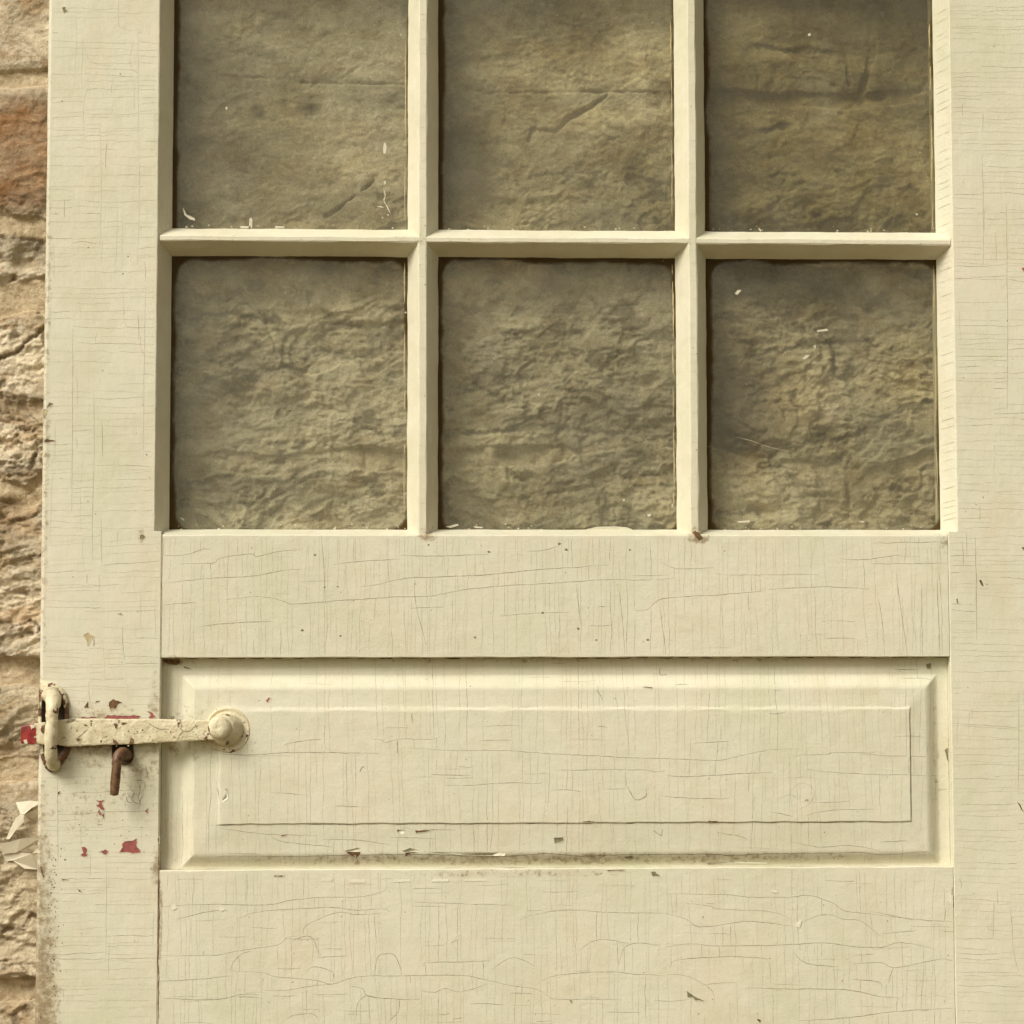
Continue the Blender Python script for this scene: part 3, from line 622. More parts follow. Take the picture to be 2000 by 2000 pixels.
for u, z_ in (((-104.1,82.2)), ((-91.2,82.7)), ((-113.7,113.6)), ((-3.0,123.7)), ((-125.3,40.3)), ((-88.5,34.8)), ((125.3,124.7)), ((131.8,118.7)), ((194.2,118.7)), ((287.4,117.8)), ((265.8,126.8)), ((143.6,41.6)), ((161.1,30.6)), ((56.1,116.7)), ((42.5,33.2)), ((211.2,30.5)), ((108.6,57.1))):
    speck(mb, u, z_, random.uniform(.7, 1.5), rs, GRN, asp=1.3)
specks(mb, XJ, XRJ, ZP1+3, ZO-6, 60, rs, 22, (.2, .6), (GRN, CR))
patch(mb, [(255.8,135.9),(258.8,137.9),(262.8,134.9),(265.8,130.8),(261.8,128.8),(258.8,131.8)], lambda x, z: -.4, BRN, .1, .5, 3, 3)
o = mb.build('lock_rail', PAINT_MATS(M_H), door); o.name = 'rail'

# ---- lower rail
mb = MB()
sweep(mb, rail_prof(ZB, ZP0, False), XJ+.05, XRJ-.05, 'x', seed=23, wob=.35)
prim = [[(-260.9,-225.1),(-237.4,-223.7),(-208.0,-222.9),(-158.9,-224.2),(-139.2,-220.4),(-99.8,-216.7),(-70.3,-216.8),(-48.1,-212.1),(-42.7,-207.2)], [(-244.6,-236.9),(-212.8,-229.7),(-198.1,-227.9)], [(-185.8,-236.7),(-168.6,-230.9),(-139.2,-228.2),(-99.8,-226.4),(-70.2,-229.1),(-48.0,-227.7),(-39.6,-230.7)],
 [(-260.5,-271.3),(-207.6,-271.6),(-188.0,-267.9),(-148.8,-262.3),(-139.0,-255.5),(-129.2,-254.1)], [(-124.3,-250.7),(-119.4,-242.9),(-99.8,-234.3),(-85.0,-231.4),(-70.2,-233.9),(-48.0,-232.1)], [(-190.3,-286.8),(-160.9,-288.5),(-148.6,-292.4),(-109.3,-296.1),(-94.6,-299.6),(-70.0,-292.9),(-20.8,-292.3),(28.5,-292.6),(53.2,-296.7),(77.9,-302.2),(102.6,-305.8),(117.4,-315.7)],
 [(-260.2,-295.6),(-217.2,-293.9),(-192.7,-291.2)], [(-160.8,-305.0),(-138.7,-305.6),(-119.1,-302.3),(-94.6,-299.6)], [(-256.2,-312.1),(-207.3,-313.9),(-182.8,-309.2),(-165.7,-309.3)], [(-77.4,-301.7),(-65.1,-304.2),(-60.1,-311.0),(-30.6,-314.6),(-10.9,-314.8)], [(-8.4,-307.0),(3.9,-308.1),(13.7,-304.2),(28.5,-308.2),(53.2,-300.6)],
 [(-192.8,-287.3),(-190.4,-278.5),(-183.1,-271.3),(-173.3,-268.0)], [(-138.6,-332.3),(-131.2,-328.5),(-114.1,-328.1),(-108.2,-332.5)], [(-119.2,-286.3),(-111.8,-282.9),(-94.6,-287.9),(-94.6,-297.7)], [(-55.3,-294.0),(-51.4,-274.6),(-44.5,-271.2),(-35.6,-272.2),(-29.7,-284.4),(-28.7,-291.8)], [(-134.1,-258.5),(-119.4,-253.7),(-112.0,-259.6),(-109.5,-269.3)], [(-109.4,-274.2),(-79.9,-272.9)], [(-72.3,-332.8),(-70.9,-318.2),(-62.6,-311.0),(-52.7,-313.5)], [(-40.4,-335.4),(-31.6,-325.8),(-30.6,-313.7)],
 [(58.2,-287.9),(70.5,-278.8),(82.9,-276.4),(100.2,-284.3)], [(85.5,-239.2),(107.8,-233.0),(132.6,-230.2),(177.3,-232.9),(227.0,-233.7)], [(106.6,-298.0),(122.5,-292.8),(167.1,-289.6),(196.8,-291.8),(226.6,-293.9)], [(113.5,-315.1),(132.3,-315.8),(181.8,-316.1)], [(142.4,-270.9),(152.3,-262.2),(167.2,-258.8),(192.0,-263.4)], [(182.0,-280.9),(187.1,-266.3),(202.0,-262.0),(221.9,-265.5)],
 [(227.2,-215.0),(282.0,-216.3),(307.0,-218.9),(346.9,-219.6),(367.0,-217.2),(391.9,-225.7),(401.9,-233.2),(426.9,-235.8),(466.9,-240.9)], [(247.0,-224.9),(271.9,-227.5),(276.9,-230.5),(326.8,-232.7),(341.8,-236.8),(348.2,-240.7)], [(227.0,-234.6),(246.9,-239.7),(259.3,-247.1),(286.8,-244.8),(311.7,-242.0),(351.6,-247.1)], [(359.2,-243.7),(376.8,-237.0),(389.3,-236.5),(401.8,-241.0),(416.8,-242.1),(436.6,-257.0)], [(439.1,-255.0),(471.8,-252.3)],
 [(226.8,-266.5),(251.7,-263.2),(276.6,-265.9),(346.5,-264.8),(381.5,-263.1),(406.4,-266.7),(436.5,-268.3),(456.6,-263.0),(491.6,-270.6)], [(231.7,-286.1),(236.7,-279.3),(276.5,-276.2),(316.4,-277.4),(327.3,-281.9),(328.6,-301.5)], [(352.4,-273.2),(363.7,-283.1),(396.2,-286.2)], [(408.7,-283.9),(436.3,-282.6),(448.7,-287.6),(476.3,-282.8),(496.5,-279.0),(506.5,-281.1)], [(448.7,-287.6),(443.5,-302.3)],
 [(226.6,-292.5),(249.0,-294.6),(271.3,-308.4),(273.7,-320.7)], [(261.4,-303.5),(276.3,-301.1),(296.2,-300.8)], [(303.6,-306.2),(351.0,-307.5),(400.9,-308.3),(435.8,-315.4),(453.3,-317.0),(458.1,-329.3)], [(355.6,-337.4),(400.6,-335.3),(450.6,-329.3),(505.7,-327.2)], [(408.5,-298.6),(433.5,-301.2),(436.9,-307.1)], [(426.9,-233.3),(466.9,-240.9),(507.1,-243.6)], [(-16.0,-222.0),(28.5,-223.7),(78.0,-225.5)], [(-6.0,-279.7),(58.2,-278.7)]]
crack_field(mb, XJ+1, XRJ-1, -352, ZP0-3, rs, 'x', prim, 131, dens=5.4, pres=.56, shorts=90)
ribbon(mb, [(XJ+.4, ZP0), (XJ+.6, -345)], 1.0, rs, BRN, .35, .09); ribbon(mb, [(XRJ-.3, ZP0), (XRJ-.3, -345)], .5, rs, CF, .15)
ribbon(mb, [(XRJ-1.2, ZP0-20), (XRJ-1.4, -225)], .8, rs, BRN, .15, .12)
for k, (pts, m_) in enumerate((([(246.9,-307.8),(254.8,-313.7),(264.2,-318.2),(255.3,-317.6),(252.3,-314.7),(247.9,-315.1)], GRN), ([(212.4,-193.7),(217.3,-193.8),(222.3,-198.7),(214.8,-198.7)], GRN), ([(-151.2,-195.4),(-141.3,-195.9),(-145.3,-197.4),(-152.1,-196.8)], BRN), ([(132.8,-315.8),(136.3,-316.3),(135.2,-319.7)], GRN), ([(169.5,-192.1),(187.5,-191.7),(185.0,-193.1),(171.5,-193.5)], BRN), ([(314.8,-335.6),(318.8,-336.6),(317.8,-339.6)], BRN), ([(159.6,-195.0),(165.0,-195.5),(161.6,-196.0)], BRN))):
    chip(mb, pts, rs, m_, .10, .4, k, 3)
for pts, e, h in (([(-80.2,-199.2),(-64.4,-200.2),(-63.4,-203.2),(-79.2,-203.1)], 2, .8), ([(0.3,-200.1),(16.7,-200.1),(16.7,-202.6),(0.3,-202.5)], 2, 1.0), ([(31.0,-200.2),(53.3,-199.8),(52.8,-202.3),(31.5,-202.2)], 2, .6), ([(-35.8,-199.9),(-19.9,-200.4),(-19.9,-202.4),(-35.8,-202.8)], 2, .7), ([(-109.8,-201.9),(-104.9,-199.0),(-95.0,-199.1),(-96.0,-202.0)], 2, .6), ([(329.5,-212.1),(336.0,-212.1),(336.5,-215.1),(330.0,-214.5)], 2, .8), ([(352.6,-247.2),(355.7,-242.7),(359.7,-241.8),(357.6,-248.7)], 2, 1.), ([(18.7,-261.3),(24.6,-253.6),(29.0,-252.6),(26.6,-257.5)], 0, .8), ([(-250.6,-224.6),(-246.7,-222.2),(-244.2,-226.6),(-248.2,-228.5)], 2, 1.), ([(-206.0,-226.8),(-201.1,-224.9),(-197.2,-227.9),(-202.0,-229.8)], 2, .9), ([(-166.2,-299.1),(-162.3,-293.3),(-160.4,-295.3),(-163.3,-304.0)], 0, .8), ([(502.4,-218.9),(508.0,-218.0),(507.8,-229.8),(503.4,-223.9)], 1, 1.4)):
    flake(mb, pts, rs, h, 0, e)
specks(mb, XJ, XRJ, -345, ZP0-3, 90, rs, 24, (.2, .65), (GRN, CR, CR))
o = mb.build('lower_rail', PAINT_MATS(M_H), door); o.name = 'rail.001'

# ---- top rail, above the frame
mb = MB()
sweep(mb, [(728, .3, 0), (718, GD, 0), (718, TH-2, 0), (ZT, TH-2, 0), (ZT, .3, 0)], XO+.5, XRO-.5, 'x', seed=25)
o = mb.build('top_rail', PAINT_MATS(M_H), door); o.name = 'rail.002'

# ---- raised panel
PL, PR_, PT, PB = XJ, XRJ, ZP1, ZP0
FL, FR, FT, FB = (-205.6,-92.6)[0], (468.6,-94.8)[0], (78.4,-36.0)[1], (78.2,-146.8)[1]
RL, RR, RT, RB = (-242.5,-92.5)[0], (498.4,-94.9)[0], (78.4,-3.2)[1], (78.1,-189.1)[1]
wn = smooth_noise(77)
def ss(u): u = min(1, max(0, u)); return u*u*(3-2*u)
def panel_y(x, z):
    # distance from the rise (positive inside)
    d = min(x-RL, RR-x, RT-z, z-RB)
    y = 12.
    if d > 0:
        k = min(1, d/15.)
        y -= 8.5*(.75*math.sin(k*math.pi/2)**1.25+.25*ss(k))
    fx = min((x-FL), (FR-x)); fz = min(FT-z, z-FB); f = min(fx, fz)
    if d > 15: y -= 1.4*ss((d-15)/max(6., (d-15)-min(0, f)*1.0+6.))
    def st(g, w_): return ss(.5+.5*max(-1, min(1, (g+.5*wn((x+z)/14)+.2*wn((x-z)/4.3))/w_)))
    s = min(st(x-FL, 2.6+1.6*wn(z/19)), st(FR-x, .8), st(FT-z, 2.6+1.8*wn(x/23)), st(z-FB, .7))
    y -= 1.25*s
    if fz < 2 and f < 0: y -= .0
    return y+.12*wn(x/31+z/47)
def axis_samples(a, b, dense, base=2.6):
    s = set(); t = a
    while t < b: s.add(round(t, 3)); t += base
    s.add(b)
    for c, w_ in dense:
        t = c-w_
        while t <= c+w_:
            if a < t < b: s.add(round(t, 3))
            t += .35 if w_ < 3 else 1.2
    s = sorted(s); o = [s[0]]
    for t in s[1:]:
        if t-o[-1] > .15: o.append(t)
    o[-1] = b
    return o
xs = axis_samples(PL, PR_, [(FL, 2.9), (FR, 2.2), (RL+6, 8), (RR-6, 8)]); zs = axis_samples(PB, PT, [(FB, 2.2), (FT, 2.9), (RT-6, 8), (RB+6, 8)])
mb = MB()
vs = [(x, panel_y(x, z), z) for z in zs for x in xs]; nx = len(xs)
fs = [(j*nx+i, j*nx+i+1, (j+1)*nx+i+1, (j+1)*nx+i) for j in range(len(zs)-1) for i in range(nx-1)]
mb.add(vs, fs, 0)
# back of the panel
mb.add([(PL, 22, PB), (PR_, 22, PB), (PR_, 22, PT), (PL, 22, PT)], [(0, 3, 2, 1)], 0)
prim = [[(-206.7,-78.8),(-179.5,-79.9),(-159.8,-79.4),(-149.9,-78.0),(-110.4,-78.1),(-50.9,-79.3)], [(-58.4,-64.9),(-48.5,-65.9),(-43.5,-68.4),(-31.1,-65.0),(-1.3,-65.6),(8.6,-62.6)], [(-21.2,-73.9),(-6.3,-74.9),(28.5,-76.5),(63.4,-76.6),(108.2,-79.3),(143.1,-81.3),(203.0,-84.0),(228.0,-85.1),(278.1,-86.7),(298.2,-83.3),(328.4,-77.4),(358.6,-75.5)], [(-142.5,-70.6),(-130.2,-67.7),(-105.5,-64.8)], [(-154.6,-116.4),(-125.0,-118.9)], [(-92.8,-129.9),(-70.6,-130.0)], [(-1.3,-99.7),(38.5,-100.3)], [(13.6,-110.1),(38.5,-110.2),(78.2,-107.4),(98.2,-108.4),(108.1,-107.5)], [(119.1,-95.6),(148.0,-95.7),(203.0,-95.4),(218.0,-97.4),(228.0,-96.5)], [(227.9,-100.9),(247.9,-102.5),(278.0,-101.1),(333.2,-98.8)], [(118.1,-114.9),(133.0,-115.0),(145.5,-116.5)], [(166.9,-114.1),(188.9,-114.2)], [(221.3,-120.7),(242.8,-122.3),(277.8,-123.9),(290.3,-123.5)], [(255.7,-70.3),(278.3,-68.8),(290.8,-68.4)], [(26.0,-91.9),(38.5,-92.9)],
 [(353.4,-83.5),(363.5,-81.5),(388.7,-81.1),(391.2,-79.6),(434.0,-79.7)], [(434.0,-82.7),(469.3,-83.3),(494.5,-83.9)], [(365.9,-95.4),(388.5,-98.5),(428.7,-100.6),(469.0,-101.8),(496.7,-102.8)], [(365.4,-140.6),(388.0,-135.7),(430.8,-134.4)], [(332.8,-137.0),(352.8,-142.0)], [(-203.7,-150.6),(-159.3,-156.6),(-110.0,-157.8)], [(-154.3,-159.6),(-139.5,-164.6),(-95.1,-169.2)], [(-105.0,-161.8),(-70.5,-162.9),(-40.8,-167.0)], [(-40.8,-160.1),(3.8,-161.3)], [(277.5,-156.1),(302.5,-161.1),(307.5,-164.6)], [(352.5,-166.3),(377.5,-171.3),(407.7,-170.0),(437.7,-175.1)], [(437.9,-166.7),(465.5,-165.8)], [(460.3,-6.9),(480.5,-7.4),(495.7,-9.0)], [(455.4,1.1),(480.7,1.1)]]
crack_field(mb, PL+2, PR_-2, PB+3, PT-1, panel_y, 'x', prim, 141, dens=5.4, pres=.68, shorts=30, keep=lambda x, z: True)
r_ = random.Random(44)
ln = [(x, (78.1,-177.8)[1]+1.6*wn(x/37)) for x in np.arange(FL, RR-6, 9)]
ribbon(mb, ln, .6, panel_y, CR, .35, seed=3)
# broken paint line under the raised field, and in the joint under the rail
for x in np.arange(FL+2, FR-2, 14):
    if r_.random() > .25: ribbon(mb, [(x, FB-.5), (min(x+r_.uniform(8, 18), FR), FB-.5)], r_.uniform(.3, .7), panel_y, BRN if r_.random() > .5 and x > 60 else CR, .2, lift=.12)
ribbon(mb, [(FR+.4, FT-2), (FR+.5, FB)], .5, panel_y, CR, .12, lift=.15)
for x in np.arange(PL+1, PR_, 21):
    ribbon(mb, [(x, PT-.4), (x+r_.uniform(8, 18), PT-.4)], r_.uniform(.4, 1.2), panel_y, GAP, .25, lift=.15)
patch(mb, [(-260.7,11.8),(-244.8,11.3),(-245.8,8.3),(-248.3,6.8),(-259.7,9.3)], lambda x, z: 11.6, BRN, .2, .3, 5, 3)
for k, (pts, m_) in enumerate((
  ([(-85.0,-173.2),(-68.2,-173.8),(-69.2,-176.7),(-72.6,-180.2),(-78.6,-177.2)], BRN), ([(-25.5,-174.5),(-13.6,-174.1),(-17.1,-175.5),(-21.0,-176.5),(-25.0,-178.9)], BRN), ([(-15.6,-153.1),(-3.7,-153.2),(1.3,-152.2),(-3.7,-154.6),(-15.1,-156.1)], BRN), ([(118.6,-161.1),(128.1,-160.2),(128.1,-164.1),(119.6,-167.0)], GRN),
  ([(-145.3,-157.0),(-139.8,-156.5),(-141.8,-158.5),(-144.8,-159.0)], RED), ([(187.1,-179.9),(195.6,-179.0),(196.1,-181.9),(189.1,-181.9)], GRN), ([(146.0,-144.8),(158.0,-144.9),(153.0,-146.4),(147.0,-145.8)], BRN), ([(269.0,-144.9),(279.0,-145.4),(278.0,-146.9),(269.0,-147.3)], BRN),
  ([(-160.9,-28.6),(-158.0,-24.6),(-156.0,-25.1),(-158.4,-29.6)], RED), ([(205.8,-14.9),(216.4,-15.5),(215.4,-16.9)], BRN), ([(488.1,7.1),(492.7,7.6),(492.6,1.6),(488.1,2.1)], GRN), ([(504.8,-77.8),(507.9,-75.3),(508.8,-80.3),(508.2,-89.3)], GRN), ([(-241.8,6.3),(-236.3,4.3),(-234.3,2.3),(-240.2,3.3)], GRN), ([(363.7,-125.5),(367.7,-124.5),(366.7,-126.5)], GRN))):
    chip(mb, pts, panel_y, m_, .12, .4, k, 3)
for c in ([(162.7,-14.4),(162.6,-20.3),(165.1,-23.3),(166.6,-27.8)], [(224.5,4.5),(224.5,-3.5),(231.5,-3.0)], [(190.7,-111.4),(194.1,-118.8),(198.1,-123.8),(204.1,-123.8),(209.1,-119.9),(208.1,-113.9)], [(-33.1,-66.6),(-32.6,-79.4)], [(-19.2,-39.8),(-18.2,-49.7)], [(-69.3,-97.1),(-67.8,-93.2),(-64.8,-91.7)], [(215.5,-154.6),(220.5,-157.6),(224.0,-159.6),(224.5,-152.7)]):
    ribbon(mb, c, .7, panel_y, CR, .25)
for pts, e, h in (([(-84.4,-172.6),(-70.6,-169.7),(-67.6,-172.7),(-75.5,-174.1)], 0, 2.2), ([(-28.5,-173.3),(-21.0,-170.4),(-6.2,-173.4),(-16.1,-174.4)], 0, 1.6), ([(-1.2,-174.4),(73.3,-174.8),(70.8,-178.7),(28.6,-177.5)], 2, 1.0), ([(269.5,-185.7),(298.1,-184.8),(328.2,-185.9),(328.2,-187.9),(298.1,-187.3),(270.0,-188.6)], 3, .7), ([(-33.5,-152.5),(-26.0,-152.6),(-26.0,-156.5),(-32.5,-156.5)], 0, .6), ([(-206.7,-112.4),(-196.8,-112.4),(-196.3,-122.3),(-204.1,-127.2)], 1, .7), ):
    flake(mb, pts, panel_y, h, 0, e)
# a lump of old filler under the top coat on the right of the field
for c in ([(348.5,-119.4),(358.7,-109.5),(368.7,-112.0),(373.7,-119.5),(368.5,-129.4),(358.4,-134.3)], [(338.4,-124.3),(351.0,-120.4),(361.0,-126.9)], [(353.7,-104.5),(363.8,-102.0)]):
    ribbon(mb, c, .45, panel_y, CF, .4)
specks(mb, PL+8, PR_-8, PB+6, PT-4, 70, panel_y, 45, (.2, .6), (GRN, CR))
o = mb.build('raised_panel', PAINT_MATS(M_H), door, smooth=True)

# ---- glazing bars
def bar_prof(c0, c1, y0, sw=SW, dark_side=0):
    """nose from c0 to c1 at depth y0, bevels running back to the glass"""
    return [(c0-sw, GD, .9), (c0-sw*.45, GD*.46+.4, 1), (c0-.9, y0+2.3, 1), (c0-.1, y0+.8, 1), (c0+1.1, y0, 1), (c1-1.1, y0, 1), (c1+.1, y0+.8, 1), (c1+.9, y0+2.3, 1), (c1+sw*.45, GD*.46+.4, 1), (c1+sw, GD, .9), (c1+sw-5, TH-5, 0), (c0-sw+5, TH-5, 0)]
bars = []
for k, (u0, u1) in enumerate(((817, 834), (1346, 1363))):
    a, b = ((-13.3,337.7)[0], (-4.7,337.7)[0]) if k == 0 else ((254.3,338.8)[0], (262.9,338.8)[0])
    mb = MB(); sweep(mb, bar_prof(a, b, 1.4), ZO-3.5, 722, 'z', seed=50+k, wob=.4)
    nose = lambda x, z: 1.4
    r_ = random.Random(60+k); z = 140
    while z < 680:
        if r_.random() > .45: ribbon(mb, [(a+.8, z), (b-.8, z+r_.uniform(-1, 1))], r_.uniform(.15, .3), nose, CF, .1, lift=.12, seglen=2)
        z += r_.uniform(4, 16)
    for _ in range(14): speck(mb, r_.uniform(a+1, b-1), r_.uniform(140, 670), r_.uniform(.25, .7), nose, r_.choice((GRN, CR, TAN)), .5)
    bars.append((a, b)); o = mb.build('glazing_bar', PAINT_MATS(M_B), door)
H0, H1 = 423.1, 428.9
mb = MB(); sweep(mb, bar_prof(H0, H1, 1.65), XO+1.5, XRO-1.5, 'x', seed=55, wob=.4)
r_ = random.Random(66)
for _ in range(40): speck(mb, r_.uniform(XO+5, XRO-5), r_.uniform(H0+.5, H1-.5), r_.uniform(.2, .5), lambda x, z: 1.65, r_.choice((GRN, CR, TAN)), .5)
mb.build('glazing_bar', PAINT_MATS(M_B), door)

# ---- glass panes, one by one
cols = [(XO+SW-4, bars[0][0]-SW+4), (bars[0][1]+SW-4, bars[1][0]-SW+4), (bars[1][1]+SW-4, XRO-SW+4)]
rows = [(ZO-3.5+6.5-4, H0-SW+4), (H1+SW-4, 722)]
drips = {
 (0, 1): [[(-49.0,521.9),(-48.0,527.6),(-46.4,528.2),(-45.4,521.9),(-46.4,516.7),(-48.5,516.7)], [(-48.4,487.7),(-46.9,489.7),(-45.8,487.7),(-46.8,485.1)], [(-182.1,440.3),(-181.6,449.6),(-180.1,451.7),(-178.6,448.6),(-179.0,440.3)], [(-190.7,442.8),(-180.1,442.4),(-180.6,440.3),(-190.2,440.3)], [(-156.2,443.0),(-146.5,442.6),(-147.0,441.0),(-155.7,441.0)], [(-247.7,461.1),(-244.1,454.4),(-235.9,450.3),(-235.4,447.7),(-241.0,449.2),(-246.1,453.3)], [(-206.4,562.3),(-204.8,563.4),(-203.8,561.3),(-205.3,559.7)], [(-32.3,638.4),(-30.8,638.9),(-30.8,637.3)], [(-50.3,451.9),(-48.8,452.5),(-48.8,450.9)], [(-44.7,455.1),(-43.2,455.6),(-43.2,453.5)], [(-55.5,463.3),(-50.4,463.8),(-47.8,461.8),(-50.9,462.3)]],
 (1, 0): [[(213.8,155.1),(216.8,156.1),(217.3,153.6),(214.3,153.1)], [(189.9,170.4),(191.4,170.9),(191.4,168.9),(189.9,168.9)], [(13.7,142.8),(25.3,145.8),(27.3,144.3),(18.7,141.7)], [(41.5,143.3),(50.6,142.8),(50.1,141.3),(43.0,141.8)], [(238.3,165.3),(239.3,165.8),(239.3,162.8),(238.3,162.8)], [(105.2,275.0),(107.2,275.5),(107.2,272.9)], [(152.1,140.3),(163.3,142.9),(181.1,143.4),(193.8,142.4),(201.4,139.3)]],
 (2, 0): [[(304.0,148.6),(315.8,149.6),(316.3,147.6),(304.5,147.0)], [(303.0,377.2),(306.2,380.8),(309.8,380.3),(305.6,375.7)], [(370.3,311.8),(374.5,315.5),(378.1,315.0),(372.9,310.8)], [(424.9,148.7),(430.5,148.7),(429.5,147.1)], [(385.1,340.3),(395.4,341.9),(396.9,339.8),(386.1,338.8)], [(381.3,324.3),(383.9,325.3),(384.3,321.2)]],
 (2, 1): [[(379.8,642.6),(382.4,643.7),(382.4,640.6),(379.8,640.5)], [(326.9,443.2),(329.9,442.2),(329.9,439.6)], [(486.6,459.8),(489.7,458.8),(487.6,457.2)], [(440.7,443.9),(442.2,443.9),(441.7,442.3)]],
 (1, 1): [[(221.5,653.3),(222.5,653.8),(222.5,652.3)], [(99.4,627.5),(100.9,628.0),(100.9,626.5)]],
 (0, 0): [[(-27.2,356.1),(-25.7,357.7),(-25.2,355.6)], [(-146.1,376.2),(-145.1,376.7),(-145.1,374.1)], [(-248.4,152.2),(-244.4,150.7),(-243.3,148.6)], [(-97.4,140.6),(-93.9,143.7),(-94.9,140.1)], [(-155.6,180.1),(-154.6,180.6),(-154.6,179.1)], [(-127.9,182.7),(-126.9,182.7),(-127.4,181.2)]],
}
for ci, (xa, xb) in enumerate(cols):
    for ri, (za, zb) in enumerate(rows):
        nxp = int((xb-xa)/1.9); nzp = int((zb-za)/1.9)
        gx, gz = np.meshgrid(np.linspace(xa, xb, nxp), np.linspace(za, zb, nzp))
        # rebate shade painted as a rounded dark border, plus a patchy dirt veil
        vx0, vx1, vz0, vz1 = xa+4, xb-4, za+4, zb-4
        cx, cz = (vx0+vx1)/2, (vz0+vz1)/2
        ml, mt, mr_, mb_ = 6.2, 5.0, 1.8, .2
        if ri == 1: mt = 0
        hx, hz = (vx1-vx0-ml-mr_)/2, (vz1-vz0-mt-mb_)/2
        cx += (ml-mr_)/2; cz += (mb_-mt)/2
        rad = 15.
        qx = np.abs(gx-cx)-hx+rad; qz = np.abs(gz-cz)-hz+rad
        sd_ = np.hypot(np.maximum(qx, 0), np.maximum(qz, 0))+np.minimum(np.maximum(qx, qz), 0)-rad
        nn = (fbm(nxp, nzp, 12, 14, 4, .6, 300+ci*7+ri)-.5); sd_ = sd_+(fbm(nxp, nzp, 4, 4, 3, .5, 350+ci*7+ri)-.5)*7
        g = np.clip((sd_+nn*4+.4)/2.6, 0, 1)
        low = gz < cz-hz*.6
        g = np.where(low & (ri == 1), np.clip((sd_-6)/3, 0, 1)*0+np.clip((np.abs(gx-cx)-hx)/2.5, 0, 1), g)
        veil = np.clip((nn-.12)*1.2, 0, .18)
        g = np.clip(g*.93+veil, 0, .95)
        mb = MB(); yf = GD+.6
        vs = np.stack([gx.ravel(), np.full(gx.size, yf), gz.ravel()], -1).tolist()
        fs = [(j*nxp+i, j*nxp+i+1, (j+1)*nxp+i+1, (j+1)*nxp+i) for j in range(nzp-1) for i in range(nxp-1)]
        mb.add(vs, fs, 0)
        mb.add([(xa, yf+3, za), (xb, yf+3, za), (xb, yf+3, zb), (xa, yf+3, zb)], [(0, 3, 2, 1)], 1)
        c4 = [(xa, yf+.05, za), (xb, yf+.05, za), (xb, yf+.05, zb), (xa, yf+.05, zb), (xa, yf+3, za), (xb, yf+3, za), (xb, yf+3, zb), (xa, yf+3, zb)]
        mb.add(c4, [(0, 4, 5, 1), (1, 5, 6, 2), (2, 6, 7, 3), (3, 7, 4, 0)], 1)
        # drips and spatters of cream paint on the glass
        gs = lambda x, z: GD+.6
        for k, pts in enumerate(drips.get((ci, ri), [])): patch(mb, pts, gs, 2, .35, .12, k, 2)
        r_ = random.Random(200+ci*3+ri)
        for _ in range(26): speck(mb, r_.uniform(vx0, vx1), r_.uniform(vz0, vz1 if ri == 0 else 660), r_.uniform(.15, .45), gs, 3, .3)
        for _ in range(16): speck(mb, r_.uniform(vx0+5, vx1-2), vz0+abs(r_.gauss(0, 3)), r_.uniform(.3, .9), gs, r_.choice((2, 3, 3)), .3, asp=1.6)
        if (ci, ri) == (0, 1):
            ribbon(mb, [(-48.4,482.0),(-46.8,475.2),(-47.8,469.0),(-44.7,462.8),(-41.2,456.1)], .9, gs, 2, .3, .3)
        if (ci, ri) == (2, 0):
            ribbon(mb, [(304.3,232.9),(319.6,228.4),(334.9,222.8),(360.5,216.7)], .35, gs, 3, .3, .3)
        z = vz0+r_.uniform(4, 20)
        while z < min(vz1, 660)-12:     # the painter's wavering line along the right edge
            l = r_.uniform(15, 110); z1 = min(z+l, min(vz1, 660)-6)
            ribbon(mb, [(vx1-3.0+r_.uniform(-.4, .4), z), (vx1-2.7+r_.uniform(-.6, .6), (z+z1)/2), (vx1-2.9, z1)], r_.uniform(.6, 1.3), gs, 4, .2, .3)
            z = z1+r_.uniform(3, 30)
        po = mb.build('glass_pane', [M_GL, M_GB, M_DRIP, M_SPAT, M_TAN], door)
        at = po.data.attributes.new('edge_shade_dirt', 'FLOAT', 'POINT')
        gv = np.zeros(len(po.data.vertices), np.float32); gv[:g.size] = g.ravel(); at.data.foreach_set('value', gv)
        at = po.data.attributes.new('pane_shade', 'FLOAT', 'POINT')      # painted light falloff: panes tinted darker and greener towards the upper right
        fl = np.clip({(0, 0): 0., (1, 0): .12, (2, 0): .38, (0, 1): .3, (1, 1): .6, (2, 1): 1.15}[(ci, ri)]*.8+(fbm(nxp, nzp, 5, 5, 4, .6, 500+ci*5+ri)-.5)*1.2, 0, 1)
        gv = np.zeros(len(po.data.vertices), np.float32); gv[:g.size] = fl.ravel(); at.data.foreach_set('value', gv)

